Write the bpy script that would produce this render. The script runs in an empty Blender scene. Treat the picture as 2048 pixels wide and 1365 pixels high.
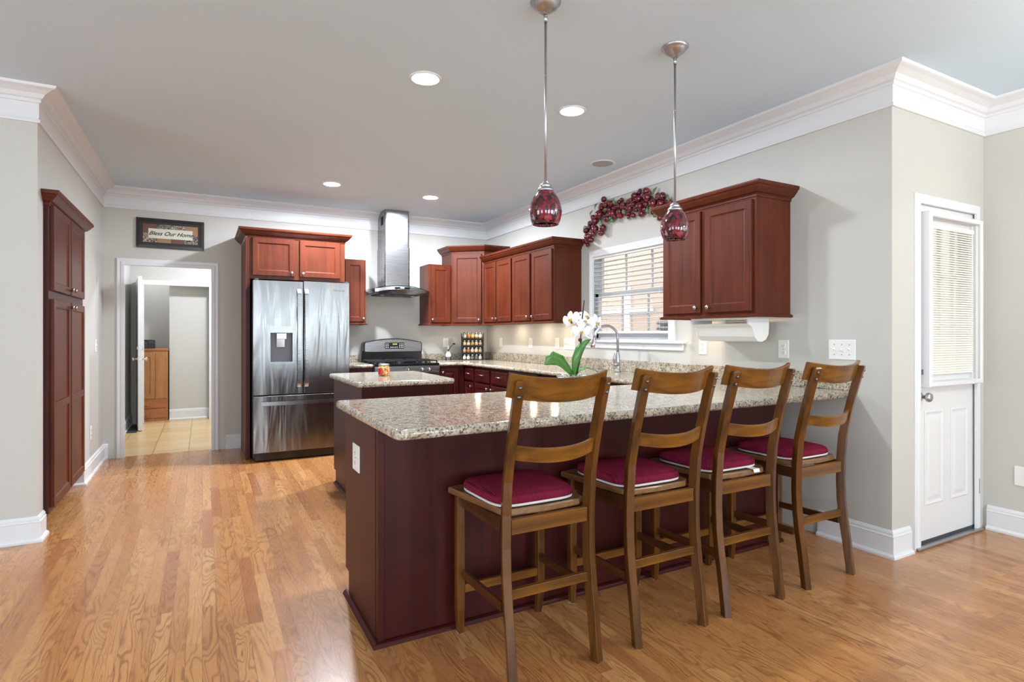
import bpy, bmesh, math, random
from mathutils import Vector, Matrix
R = math.radians
random.seed(7)
SC = bpy.context.scene
COL = SC.collection
YAW = math.atan(619/1140)
CAMZ = 1.25
# ---------------------------------------------------------------- camera
cd = bpy.data.cameras.new('camera'); cam = bpy.data.objects.new('camera', cd); COL.objects.link(cam)
cd.sensor_width = 36; cd.lens = 36*1140/2048; cd.shift_y = -13.5/2048; cd.clip_start = 0.05
cam.location = (0, 0, CAMZ); cam.rotation_euler = (R(90), 0, -YAW)
SC.camera = cam
# ---------------------------------------------------------------- world, exposure
w = bpy.data.worlds.new('daylight'); SC.world = w; w.use_nodes = True
w.node_tree.nodes['Background'].inputs[0].default_value = (0.80, 0.91, 1.0, 1)
w.node_tree.nodes['Background'].inputs[1].default_value = 2.7
SC.view_settings.view_transform = 'Standard'; SC.view_settings.look = 'None'
SC.view_settings.gamma = 1; SC.view_settings.use_curve_mapping = False
SC.view_settings.exposure = 0.84
# room constants (metres)
XL, XR, YB, YA, XA, H = -0.875, 3.384, 6.955, 1.785, 4.44, 2.73
YL = 4.39            # wall left of the pantry, facing the camera
XW, YW = -4.6, -4.2  # far ends of the dining room behind the camera
# area lights added inside the unseen dining windows, tilted up to brighten the ceiling
def area(name, loc, rot, sx, sy, power, col=(1, 1, 1)):
    l = bpy.data.lights.new(name, 'AREA'); l.shape = 'RECTANGLE'; l.size = sx; l.size_y = sy; l.energy = power; l.color = col
    o = bpy.data.objects.new(name, l); COL.objects.link(o); o.location = loc; o.rotation_euler = rot; return o
REARWIN = [(-2.2, 1.5), (0.35, 1.5), (2.9, 1.5)]   # x centre, width
for xc, ww in REARWIN:
    area('window_daylight', (xc, YW+0.22, 1.45), (R(105), 0, 0), ww, 1.4, 36, (0.76, 0.89, 1.0))
LEFTWIN = [(-1.6, 1.6), (1.6, 1.6)]
for yc, ww in LEFTWIN:
    area('window_daylight', (XW+0.22, yc, 1.45), (R(105), 0, R(-90)), ww, 1.4, 26, (0.76, 0.89, 1.0))

# ---------------------------------------------------------------- materials
def lin(c):
    return tuple(((v/255)/12.92 if v/255 <= 0.04045 else ((v/255+0.055)/1.055)**2.4) for v in c)+(1,)
def mat(name, col=(200, 200, 200), rough=0.5, metal=0.0, spec=0.5, coat=0.0, trans=0.0, emit=None, estr=0, ior=1.45, alpha=1, sheen=0):
    m = bpy.data.materials.new(name); m.use_nodes = True
    b = m.node_tree.nodes['Principled BSDF']
    b.inputs['Base Color'].default_value = lin(col); b.inputs['Roughness'].default_value = rough
    b.inputs['Metallic'].default_value = metal; b.inputs['Specular IOR Level'].default_value = spec
    b.inputs['Coat Weight'].default_value = coat; b.inputs['Coat Roughness'].default_value = 0.12
    b.inputs['Transmission Weight'].default_value = trans; b.inputs['IOR'].default_value = ior
    b.inputs['Alpha'].default_value = alpha; b.inputs['Sheen Weight'].default_value = sheen
    if emit: b.inputs['Emission Color'].default_value = lin(emit); b.inputs['Emission Strength'].default_value = estr
    m['b'] = 1
    return m
class NT:
    def __init__(s, m): s.m = m; s.t = m.node_tree; s.b = s.t.nodes['Principled BSDF']
    def n(s, ty, **kw):
        x = s.t.nodes.new(ty)
        for k, v in kw.items(): setattr(x, k, v)
        return x
    def l(s, a, b): s.t.links.new(a, b)
    def math(s, op, a, b=None, c=None):
        x = s.n('ShaderNodeMath', operation=op)
        for i, v in enumerate((a, b, c)):
            if v is None: continue
            if isinstance(v, (int, float)): x.inputs[i].default_value = v
            else: s.l(v, x.inputs[i])
        return x.outputs[0]
    def coord(s, scale=(1, 1, 1), rot=(0, 0, 0), off=None):
        tc = s.n('ShaderNodeTexCoord'); mp = s.n('ShaderNodeMapping')
        mp.inputs['Scale'].default_value = scale; mp.inputs['Rotation'].default_value = rot
        if off is not None: mp.inputs['Location'].default_value = off
        s.l(tc.outputs['Object'], mp.inputs[0]); return mp.outputs[0]
    def noise(s, vec, scale, detail=3, rough=0.5, dist=0):
        x = s.n('ShaderNodeTexNoise'); x.inputs['Scale'].default_value = scale; x.inputs['Detail'].default_value = detail
        x.inputs['Roughness'].default_value = rough; x.inputs['Distortion'].default_value = dist; s.l(vec, x.inputs['Vector']); return x.outputs['Fac']
    def ramp(s, fac, stops, interp='LINEAR'):
        x = s.n('ShaderNodeValToRGB'); x.color_ramp.interpolation = interp; e = x.color_ramp.elements
        while len(e) < len(stops): e.new(0.5)
        for i, (p, c) in enumerate(stops): e[i].position = p; e[i].color = lin(c) if len(c) == 3 else c
        s.l(fac, x.inputs[0]); return x.outputs[0]
    def mix(s, fac, a, b, mode='MIX'):
        x = s.n('ShaderNodeMix', data_type='RGBA', blend_type=mode)
        for sock, v in ((x.inputs[0], fac), (x.inputs[6], a), (x.inputs[7], b)):
            if isinstance(v, (int, float)): sock.default_value = v
            elif isinstance(v, tuple): sock.default_value = lin(v)
            else: s.l(v, sock)
        return x.outputs[2]
    def bump(s, h, strength=0.2, dist=0.01):
        x = s.n('ShaderNodeBump'); x.inputs['Strength'].default_value = strength; x.inputs['Distance'].default_value = dist
        s.l(h, x.inputs['Height']); s.l(x.outputs[0], s.b.inputs['Normal']); return x
    def base(s, c): s.l(c, s.b.inputs['Base Color'])

M = {}
def paint(key, col, rough=0.6):
    m = mat(key, col, rough, spec=0.35); n = NT(m); v = n.coord()
    n.base(n.mix(n.noise(v, 1.3, 3), tuple(max(0, c-3) for c in col), tuple(min(255, c+3) for c in col)))
    n.bump(n.noise(v, 260, 2), 0.05, 0.002); M[key] = m
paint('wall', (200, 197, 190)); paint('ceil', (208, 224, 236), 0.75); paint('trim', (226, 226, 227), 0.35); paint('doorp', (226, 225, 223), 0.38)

def wood(key, dark, light, rough=0.3, coat=0.3, axis='Z', sc=1.0, spec=0.5, worn=None):
    m = mat(key, light, rough, coat=coat, spec=spec); n = NT(m)
    s = {'Z': (26, 26, 1.6), 'X': (1.6, 26, 26), 'Y': (26, 1.6, 26)}[axis]
    v = n.coord(tuple(a*sc for a in s)); f = n.noise(v, 1.0, 6, 0.62, 0.6)
    v2 = n.coord(); f2 = n.noise(v2, 3.2, 3, 0.55)
    f3 = n.math('ADD', n.math('MULTIPLY', f, 0.6), n.math('MULTIPLY', f2, 0.4))
    c = n.ramp(f3, [(0.32, dark), (0.68, light)])
    if worn:
        c = n.mix(n.ramp(n.noise(v2, 9, 4, 0.6), [(0.58, (0, 0, 0)), (0.72, (255, 255, 255))]), c, worn)
    n.base(c); n.bump(f, 0.06, 0.002); M[key] = m
wood('cherry', (70, 27, 13), (102, 46, 24), 0.4, 0.0, spec=0.28)
wood('cherry_h', (70, 27, 13), (102, 46, 24), 0.4, 0.0, 'X')
wood('cherry_dark', (46, 11, 11), (74, 20, 17), 0.4, 0.0, spec=0.3)
wood('cherry_shelf', (46, 11, 11), (74, 20, 17), 0.4, 0.0, spec=0.3)
wood('stool', (30, 14, 5), (120, 72, 20), 0.3, 0.2, 'Z', 1.0, spec=0.35)
wood('stool_h', (42, 21, 6), (146, 92, 24), 0.3, 0.25, 'X', 1.0, spec=0.4)
wood('stool_y', (46, 22, 10), (104, 60, 26), 0.28, 0.45, 'Y', 1.0)
wood('stool_seat', (96, 66, 40), (150, 108, 66), 0.35, 0.4, 'Y', 0.8)
wood('oak', (136, 84, 38), (190, 130, 72), 0.4, 0.2)
wood('oak_h', (140, 74, 34), (178, 112, 62), 0.4, 0.2, 'X')
wood('black_wood', (28, 20, 18), (44, 32, 28), 0.4, 0.2)

# oak strip floor
m = mat('oak_floor', (190, 135, 85), 0.24, coat=0.25, spec=0.5); n = NT(m)
tc = n.n('ShaderNodeTexCoord'); sp = n.n('ShaderNodeSeparateXYZ'); n.l(tc.outputs['Object'], sp.inputs[0])
X, Y = sp.outputs[0], sp.outputs[1]
PW = 0.0585
xs = n.math('DIVIDE', X, PW); col = n.math('FLOOR', xs)
wn = n.n('ShaderNodeTexWhiteNoise', noise_dimensions='1D'); n.l(col, wn.inputs['W'])
ys = n.math('DIVIDE', n.math('ADD', Y, n.math('MULTIPLY', wn.outputs[0], 9.0)), 0.82); row = n.math('FLOOR', ys)
cb = n.n('ShaderNodeCombineXYZ'); n.l(col, cb.inputs[0]); n.l(row, cb.inputs[1])
wn2 = n.n('ShaderNodeTexWhiteNoise', noise_dimensions='3D'); n.l(cb.outputs[0], wn2.inputs['Vector'])
br = wn2.outputs['Value']
s2 = n.n('ShaderNodeSeparateColor'); n.l(wn2.outputs['Color'], s2.inputs[0])
gx = n.math('ADD', n.math('MULTIPLY', X, 9.0), n.math('MULTIPLY', s2.outputs[0], 57.0))
gy = n.math('ADD', n.math('MULTIPLY', Y, 1.5), n.math('MULTIPLY', s2.outputs[1], 31.0))
gv = n.n('ShaderNodeCombineXYZ'); n.l(gx, gv.inputs[0]); n.l(gy, gv.inputs[1])
g1 = n.noise(gv.outputs[0], 1.0, 2, 0.45, 0.5)
bands = n.math('MULTIPLY', n.math('ADD', n.math('SINE', n.math('MULTIPLY', g1, 105.0)), 1.0), 0.5)
fv = n.n('ShaderNodeCombineXYZ'); n.l(n.math('MULTIPLY', X, 420.0), fv.inputs[0]); n.l(n.math('MULTIPLY', Y, 14.0), fv.inputs[1])
fine = n.noise(fv.outputs[0], 1.0, 3, 0.6)
bc = n.ramp(br, [(0.0, (180, 120, 68)), (0.3, (199, 141, 84)), (0.55, (190, 128, 74)), (0.8, (208, 153, 96)), (1.0, (170, 106, 62))])
gsel = n.math('MULTIPLY', n.math('POWER', bands, 3.0), n.math('ADD', n.math('MULTIPLY', s2.outputs[2], 0.45), 0.28))
c1 = n.mix(gsel, bc, (126, 74, 38))
c2 = n.mix(n.math('MULTIPLY', n.math('SUBTRACT', fine, 0.42), 0.8), c1, (128, 78, 42))
fx = n.math('FRACT', xs); fy = n.math('FRACT', ys)
ex = n.math('LESS_THAN', n.math('MINIMUM', fx, n.math('SUBTRACT', 1.0, fx)), 0.016)
ey = n.math('LESS_THAN', n.math('MINIMUM', fy, n.math('SUBTRACT', 1.0, fy)), 0.0012)
edge = n.math('MAXIMUM', ex, ey)
n.base(n.mix(n.math('MULTIPLY', edge, 0.55), c2, (92, 52, 26)))
n.l(n.math('ADD', 0.2, n.math('MULTIPLY', fine, 0.14)), n.b.inputs['Roughness'])
n.bump(n.math('SUBTRACT', n.math('MULTIPLY', bands, 0.15), edge), 0.12, 0.002)
M['floor'] = m
# tile
m = mat('tile', (214, 186, 140), 0.3); n = NT(m); v = n.coord((1, 1, 1), (0, 0, 0), (0.13, 0.1, 0))
bt = n.n('ShaderNodeTexBrick'); bt.offset = 0; bt.inputs['Scale'].default_value = 1; bt.inputs['Brick Width'].default_value = 0.33; bt.inputs['Row Height'].default_value = 0.33
bt.inputs['Mortar Size'].default_value = 0.006; bt.inputs['Color1'].default_value = lin((222, 194, 146)); bt.inputs['Color2'].default_value = lin((206, 172, 120)); bt.inputs['Mortar'].default_value = lin((168, 138, 100))
n.l(v, bt.inputs['Vector']); v2 = n.coord((3, 14, 1))
n.base(n.mix(n.math('MULTIPLY', n.noise(v2, 1.5, 4, 0.6), 0.35), bt.outputs[0], (190, 148, 92))); M['tile'] = m
# granite
m = mat('granite', (190, 176, 150), 0.12, coat=0.0); n = NT(m); v = n.coord()
base = n.ramp(n.noise(v, 26, 5, 0.7), [(0.3, (120, 106, 88)), (0.45, (172, 160, 138)), (0.6, (196, 188, 170)), (0.75, (152, 132, 106))])
vo = n.n('ShaderNodeTexVoronoi'); vo.inputs['Scale'].default_value = 150; n.l(v, vo.inputs['Vector'])
sv = n.n('ShaderNodeSeparateColor'); n.l(vo.outputs['Color'], sv.inputs[0])
sel = n.math('GREATER_THAN', n.math('ADD', n.math('MULTIPLY', sv.outputs[0], 0.62), n.math('MULTIPLY', n.noise(v, 22, 3, 0.6), 0.72)), 0.84)
sel2 = n.math('GREATER_THAN', sv.outputs[1], 0.72)
sel3 = n.math('GREATER_THAN', sv.outputs[2], 0.84)
c = n.mix(n.math('MULTIPLY', sel2, 0.35), base, (226, 218, 202)); c = n.mix(n.math('MULTIPLY', sel3, 0.55), c, (146, 112, 82)); c = n.mix(n.math('MULTIPLY', sel, 0.75), c, (66, 62, 58))
n.base(c); M['granite'] = m
# stainless steel
def steel(key, col, rough, sx, wav=0.25, axis=(0.6, 0.6, 60)):
    m = mat(key, col, rough, metal=1); n = NT(m)
    v = n.coord(axis); f = n.noise(v, 6, 2, 0.5)
    n.l(n.math('ADD', rough-0.05, n.math('MULTIPLY', f, 0.1)), n.b.inputs['Roughness'])
    v2 = n.coord((sx, sx, 0.7)); n.bump(n.noise(v2, 1.6, 2, 0.5, 0.4), wav, 0.05); M[key] = m
steel('steel', (130, 129, 128), 0.24, 5.0, 0.22)
steel('steel_hood', (148, 148, 150), 0.27, 1.0, 0.05)
M['chrome'] = mat('chrome', (215, 215, 218), 0.1, 1)
M['nickel'] = mat('nickel', (182, 182, 184), 0.34, 1)
M['pewter'] = mat('pewter', (120, 120, 120), 0.35, 1)
M['black'] = mat('black_gloss', (14, 14, 16), 0.15, coat=0.3)
M['iron'] = mat('cast_iron', (24, 24, 26), 0.5)
M['dark'] = mat('dark_gap', (12, 10, 10), 0.8)
M['darkgrey'] = mat('dark_grey', (60, 62, 66), 0.5)
M['plastic'] = mat('white_plastic', (236, 235, 230), 0.3)
M['slot'] = mat('socket_slot', (60, 58, 56), 0.6)
M['blind'] = mat('blind_white', (232, 231, 228), 0.45)
M['creamblind'] = mat('blind_cream', (250, 245, 234), 0.5); M['creamblind'].node_tree.nodes['Principled BSDF'].inputs['Transmission Weight'].default_value = 0.0
M['glass'] = mat('clear_glass', (255, 255, 255), 0.0, trans=1, ior=1.1)
M['canopy'] = mat('canopy_glass', (205, 222, 220), 0.02, trans=1, ior=1.3)
M['rubber'] = mat('felt_pad', (150, 146, 138), 0.9)
M['soil'] = mat('bark', (40, 28, 22), 0.9)
M['pot'] = mat('white_ceramic', (238, 238, 236), 0.15, coat=0.4)
M['lens'] = mat('lamp_lens', (255, 255, 255), 0.4, emit=(236, 244, 255), estr=310)
M['lens_back'] = mat('lamp_lens_back', (255, 255, 255), 0.4, emit=(236, 244, 255), estr=1080)
M['puck'] = mat('puck_lens', (255, 240, 210), 0.4, emit=(255, 236, 205), estr=70)
M['globe'] = mat('lamp_globe', (255, 250, 240), 0.4, emit=(255, 248, 238), estr=38)
M['green_led'] = mat('display_green', (40, 60, 20), 0.4, emit=(170, 210, 40), estr=1.2)
M['white_led'] = mat('display_white', (200, 210, 220), 0.4, emit=(225, 235, 245), estr=1.6)
M['pinkwhite'] = mat('petal', (244, 243, 246), 0.5, sheen=0.2); M['pinkwhite'].node_tree.nodes['Principled BSDF'].inputs['Subsurface Weight'].default_value = 0.15
M['yellow'] = mat('petal_yellow', (206, 172, 40), 0.5)
M['stem'] = mat('orchid_stem', (60, 40, 40), 0.6)
M['ground'] = mat('ground', (150, 150, 140), 0.9)
m = mat('leaf', (66, 122, 48), 0.32, coat=0.2); n = NT(m); n.base(n.mix(n.noise(n.coord((30, 3, 3)), 2, 3), (52, 104, 42), (92, 150, 62))); M['leaf'] = m
m = mat('leaf_small', (60, 96, 48), 0.45); n = NT(m); n.base(n.mix(n.noise(n.coord(), 14, 3), (38, 72, 34), (110, 140, 70))); M['leafs'] = m
m = mat('fruit', (120, 18, 40), 0.18, coat=0.6); n = NT(m); n.base(n.ramp(n.noise(n.coord((1, 1, 1)), 22, 4, 0.6), [(0.34, (54, 5, 18)), (0.52, (92, 10, 28)), (0.68, (128, 24, 40))])); M['fruit'] = m
m = mat('cushion', (140, 36, 72), 0.95, spec=0.02); n = NT(m); v = n.coord((1, 1, 1))
sp = n.n('ShaderNodeSeparateXYZ'); n.l(v, sp.inputs[0])
rib = n.math('SINE', n.math('MULTIPLY', sp.outputs[0], 900.0))
n.base(n.mix(n.noise(v, 9, 4, 0.6), (106, 24, 44), (138, 44, 68))); n.bump(rib, 0.5, 0.003); M['cushion'] = m
M['piping'] = mat('cushion_underside', (214, 212, 206), 0.9)
# pendant glass: mottled red, black and clear
m = mat('pendant_glass', (110, 20, 34), 0.06, coat=0.8); n = NT(m); v = n.coord((1, 1, 0.6))
vo = n.n('ShaderNodeTexVoronoi'); vo.inputs['Scale'].default_value = 75; vo.inputs['Randomness'].default_value = 1; 
nv = n.n('ShaderNodeTexNoise'); nv.inputs['Scale'].default_value = 30; n.l(v, nv.inputs['Vector'])
va = n.n('ShaderNodeVectorMath', operation='MULTIPLY_ADD'); n.l(nv.outputs['Color'], va.inputs[0]); va.inputs[1].default_value = (0.03, 0.03, 0.03); n.l(v, va.inputs[2])
n.l(va.outputs[0], vo.inputs['Vector']); sv = n.n('ShaderNodeSeparateColor'); n.l(vo.outputs['Color'], sv.inputs[0])
n.base(n.ramp(sv.outputs[0], [(0.0, (22, 16, 20)), (0.22, (62, 14, 24)), (0.4, (128, 20, 38)), (0.6, (92, 16, 30)), (0.76, (150, 60, 76)), (0.9, (150, 148, 152)), (0.95, (110, 18, 34))], 'CONSTANT'))
M['pendant'] = m
# granola jar
m = mat('pasta', (235, 190, 110), 0.2, coat=0.5); n = NT(m); v = n.coord(); vo = n.n('ShaderNodeTexVoronoi'); vo.inputs['Scale'].default_value = 70; n.l(v, vo.inputs['Vector'])
sv = n.n('ShaderNodeSeparateColor'); n.l(vo.outputs['Color'], sv.inputs[0])
n.base(n.ramp(sv.outputs[0], [(0, (196, 96, 40)), (0.25, (240, 186, 80)), (0.5, (250, 230, 180)), (0.75, (232, 150, 60)), (0.9, (120, 110, 40))], 'CONSTANT')); M['pasta'] = m
M['redlabel'] = mat('red_label', (190, 40, 36), 0.3)
# neighbour's siding
m = mat('siding', (214, 186, 158), 0.8); n = NT(m); sp = n.n('ShaderNodeSeparateXYZ'); n.l(n.coord(), sp.inputs[0])
ln = n.math('LESS_THAN', n.math('FRACT', n.math('DIVIDE', sp.outputs[2], 0.11)), 0.08)
n.base(n.mix(n.math('MULTIPLY', ln, 0.4), (176, 152, 134), (120, 98, 84))); M['siding'] = m
SP = [mat('spice_'+k, c, 0.5) for k, c in (('ochre', (206, 160, 90)), ('cream', (226, 206, 160)), ('sand', (196, 170, 130)), ('pepper', (120, 110, 100)), ('pale', (210, 204, 190)), ('rust', (190, 120, 60)))]

# ---------------------------------------------------------------- mesh builder
class MB:
    def __init__(s): s.v = []; s.f = []; s.sm = []; s.mi = []; s.M = Matrix.Identity(4); s.m = 0
    def add(s, vs, fs, smooth=False):
        k = len(s.v); s.v += [s.M @ Vector(p) for p in vs]
        for f in fs: s.f.append([i+k for i in f]); s.sm.append(smooth); s.mi.append(s.m)
        return s
    def box(s, x0, x1, y0, y1, z0, z1, bev=0.0, seg=2):
        x0, x1 = min(x0, x1), max(x0, x1); y0, y1 = min(y0, y1), max(y0, y1); z0, z1 = min(z0, z1), max(z0, z1)
        b = bmesh.new(); bmesh.ops.create_cube(b, size=1)
        for q in b.verts: q.co = Vector(((x0+x1)/2+q.co.x*(x1-x0), (y0+y1)/2+q.co.y*(y1-y0), (z0+z1)/2+q.co.z*(z1-z0)))
        if bev: bmesh.ops.bevel(b, geom=b.edges[:], offset=min(bev, 0.45*min(x1-x0, y1-y0, z1-z0)), segments=seg, profile=0.5, affect='EDGES')
        b.verts.index_update()
        s.add([q.co.copy() for q in b.verts], [[q.index for q in f.verts] for f in b.faces]); b.free(); return s
    def rings(s, rs, cap0=True, cap1=True, smooth=True, closed=True):
        n = len(rs[0]); vs = [p for r in rs for p in r]; fs = []
        for i in range(len(rs)-1):
            for j in range(n if closed else n-1):
                k = (j+1) % n; fs.append([i*n+j, i*n+k, (i+1)*n+k, (i+1)*n+j])
        s.add(vs, fs, smooth)
        if cap0: s.add(rs[0], [list(range(n))[::-1]])
        if cap1: s.add(rs[-1], [list(range(n))])
        return s
    def lathe(s, prof, c=(0, 0, 0), n=28, axis='Z', cap0=False, cap1=False, smooth=True):
        rs = []
        for r, h in prof:
            ring = []
            for i in range(n):
                a = 2*math.pi*i/n; p = (r*math.cos(a), r*math.sin(a), h)
                if axis == 'X': p = (h, r*math.cos(a), r*math.sin(a))
                if axis == '-X': p = (-h, -r*math.cos(a), r*math.sin(a))
                if axis == 'Y': p = (r*math.sin(a), h, r*math.cos(a))
                if axis == '-Y': p = (r*math.cos(a), -h, r*math.sin(a))
                ring.append((c[0]+p[0], c[1]+p[1], c[2]+p[2]))
            rs.append(ring)
        return s.rings(rs, cap0, cap1, smooth)
    def tube(s, pts, r, n=12, rs=None, cap=True):
        pts = [Vector(p) for p in pts]; out = []; up = None
        for i, p in enumerate(pts):
            d = (pts[min(i+1, len(pts)-1)]-pts[max(i-1, 0)]).normalized()
            if up is None: up = d.orthogonal().normalized()
            up = (up-d*up.dot(d)).normalized(); q = d.cross(up); rr = rs[i] if rs else r
            out.append([p+(up*math.cos(2*math.pi*k/n)+q*math.sin(2*math.pi*k/n))*rr for k in range(n)])
        return s.rings(out, cap, cap)
    def prism(s, poly, z0, z1):
        return s.rings([[(x, y, z0) for x, y in poly], [(x, y, z1) for x, y in poly]], smooth=False)
    def sweep(s, path, N, prof, smooth=False, side=1):
        N = Vector(N); P = [Vector(p) for p in path]; rs = []
        for i, p in enumerate(P):
            d1 = (P[i]-P[i-1]).normalized() if i else None; d2 = (P[i+1]-P[i]).normalized() if i < len(P)-1 else None
            if (P[0]-P[-1]).length < 1e-6 and i in (0, len(P)-1): d1 = (P[-1]-P[-2]).normalized(); d2 = (P[1]-P[0]).normalized()
            d1 = d1 or d2; d2 = d2 or d1
            s1 = N.cross(d1)*side; s2_ = N.cross(d2)*side; mt = (s1+s2_)/(1+s1.dot(s2_))
            rs.append([p+mt*a+N*b for a, b in prof])
        return s.rings(rs, smooth=smooth)
    def ball(s, c, r, n=14, m=9, sq=(1, 1, 1)):
        rs = []
        for j in range(m+1):
            t = math.pi*j/m; rr = max(math.sin(t), 1e-3)
            rs.append([(c[0]+r*sq[0]*rr*math.cos(2*math.pi*i/n), c[1]+r*sq[1]*rr*math.sin(2*math.pi*i/n), c[2]-r*sq[2]*math.cos(t)) for i in range(n)])
        return s.rings(rs, True, True)
    def panel(s, w_, h_, rings):
        """nested rectangles in local x (width) z (height), -y outward; rings = (inset, outward)"""
        rs = [[(a, -d, a), (w_-a, -d, a), (w_-a, -d, h_-a), (a, -d, h_-a)] for a, d in rings]
        return s.rings(rs, smooth=False)
def root_loc(p):
    while p.parent: p = p.parent
    return p.location.copy()
def obj(name, mb, m, parent=None, fixn=True):
    if isinstance(m, str): m = [M[m]]
    elif not isinstance(m, (list, tuple)): m = [m]
    m = [M[x] if isinstance(x, str) else x for x in m]
    L = root_loc(parent) if parent else Vector((0, 0, 0))
    me = bpy.data.meshes.new(name); me.from_pydata([tuple(v-L) for v in mb.v], [], mb.f)
    for x in m: me.materials.append(x)
    for p, sm_, mi in zip(me.polygons, mb.sm, mb.mi): p.use_smooth = sm_; p.material_index = mi
    if fixn:
        b = bmesh.new(); b.from_mesh(me); bmesh.ops.remove_doubles(b, verts=b.verts, dist=1e-6); bmesh.ops.recalc_face_normals(b, faces=b.faces); b.to_mesh(me); b.free()
    o = bpy.data.objects.new(name, me); COL.objects.link(o)
    if parent: o.parent = parent
    return o
def tag(o, label=None, cat=None, group=None, kind=None):
    if label: o['label'] = label
    if cat: o['category'] = cat
    if group: o['group'] = group
    if kind: o['kind'] = kind
    return o
def thing(name, label, cat, loc, group=None):
    o = bpy.data.objects.new(name, None); COL.objects.link(o); o.empty_display_size = 0.05; o.location = loc
    return tag(o, label, cat, group)
def struct(name, mb, m, label=None, parent=None):
    o = obj(name, mb, m, parent)
    if not parent: tag(o, label, name.split('_')[0], None, 'structure')
    return o
def kids(o): return [c for c in bpy.data.objects if c.parent == o]
def dup(o, loc=None, label=None, parent=None):
    c = o.copy(); COL.objects.link(c)
    if parent: c.parent = parent
    for k in kids(o): dup(k, parent=c)
    if loc is not None: c.location = loc
    if label: c['label'] = label
    return c
def frame(px, py, pz, ux, uy):
    """local x -> horizontal direction (ux,uy), local -y -> outward (to the right-hand side), z up"""
    u = Vector((ux, uy, 0)).normalized(); nrm = Vector((-u.y, u.x, 0))
    return Matrix(((u.x, nrm.x, 0, px), (u.y, nrm.y, 0, py), (0, 0, 1, pz), (0, 0, 0, 1)))

# ---------------------------------------------------------------- shell
DX0, DX1, DZ = -0.762, 0.153, 2.022       # kitchen doorway
b = MB(); b.box(XL-0.12, DX0, YB, YB+0.12, 0, H).box(DX1, XR+0.12, YB, YB+0.12, 0, H).box(DX0, DX1, YB, YB+0.12, DZ, H)
struct('wall_back', b, 'wall', 'grey wall behind the fridge and stove')
WY0, WY1, WZ0, WZ1 = 3.437, 4.61, 1.195, 2.072
b = MB(); b.box(XR, XR+0.14, YA+0.12, WY0, 0, H).box(XR, XR+0.14, WY1, YB, 0, H).box(XR, XR+0.14, WY0, WY1, 0, WZ0).box(XR, XR+0.14, WY0, WY1, WZ1, H)
struct('wall_right', b, 'wall', 'grey wall with the sink window')
EX0, EX1, EZ = 3.605, 4.376, 2.068
b = MB(); b.box(XR, EX0, YA, YA+0.12, 0, H).box(EX1, XA+0.12, YA, YA+0.12, 0, H).box(EX0, EX1, YA, YA+0.12, EZ, H)
struct('wall_alcove', b, 'wall', 'short wall holding the outside door')
b = MB().box(XA, XA+0.12, YW, YA, 0, H); struct('wall_far_right', b, 'wall', 'wall at the right edge beside the outside door')
PY0, PY1, PZ1 = 4.53, 5.84, 2.12
b = MB(); b.box(XL-0.12, XL, YL, PY0, 0, H).box(XL-0.12, XL, PY1, YB, 0, H).box(XL-0.12, XL, PY0, PY1, PZ1, H)
b.box(XL-0.72, XL-0.64, PY0-0.08, PY1+0.08, 0, H).box(XL-0.64, XL-0.12, PY0-0.02, PY0, 0, H).box(XL-0.64, XL-0.12, PY1, PY1+0.02, 0, H)
struct('wall_left', b, 'wall', 'left kitchen wall around the pantry')
b = MB().box(XW, XL-0.12, YL, YL+0.12, 0, H); struct('wall_left_front', b, 'wall', 'wall at the left edge facing the dining room')
def windowed(x0, x1, y0, y1, wins, along):
    b = MB(); a0, a1 = (x0, x1) if along == 'x' else (y0, y1); cur = a0
    def bx(p, q, z0, z1):
        if along == 'x': b.box(p, q, y0, y1, z0, z1)
        else: b.box(x0, x1, p, q, z0, z1)
    for c, ww in wins:
        bx(cur, c-ww/2, 0, H); bx(c-ww/2, c+ww/2, 0, 0.7); bx(c-ww/2, c+ww/2, 2.2, H); cur = c+ww/2
    bx(cur, a1, 0, H); return b
struct('wall_rear', windowed(XW, XA+0.12, YW-0.12, YW, REARWIN, 'x'), 'wall', 'dining room wall behind the camera')
struct('wall_dining_left', windowed(XW-0.12, XW, YW, YL+0.12, LEFTWIN, 'y'), 'wall', 'dining room side wall')
k = 2
def bigwin(c, ww, along, idx):
    b = MB()
    def bx(p, q, z0, z1, d=0.03):
        if along == 'x': b.box(p, q, YW-0.08, YW-0.08+d, z0, z1)
        else: b.box(XW-0.08, XW-0.08+d, p, q, z0, z1)
    for p in (c-ww/2, c-0.02, c+ww/2-0.04): bx(p, p+0.04, 0.7, 2.2)
    for z in (0.7, 1.43, 2.16): bx(c-ww/2, c+ww/2, z, z+0.04, 0.031)
    o = struct('window_%d' % idx, b, 'trim', 'dining room window behind the camera')
for c, ww in REARWIN: bigwin(c, ww, 'x', k+1); k += 1
for c, ww in LEFTWIN: bigwin(c, ww, 'y', k+1); k += 1
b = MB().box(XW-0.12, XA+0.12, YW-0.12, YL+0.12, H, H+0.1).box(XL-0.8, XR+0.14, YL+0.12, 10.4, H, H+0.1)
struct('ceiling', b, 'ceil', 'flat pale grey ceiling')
YT = 7.0
b = MB().box(XW-0.12, XA+0.12, YW-0.12, YL, -0.06, 0).box(XL-0.8, XR+0.14, YL, YT, -0.06, 0)
struct('floor', b, 'floor', 'glossy oak strip floor')
b = MB().box(XL-0.14, 1.45, YT, 10.4, -0.06, 0.001)
struct('floor_laundry', b, 'tile', 'beige tile floor beyond the doorway')
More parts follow.
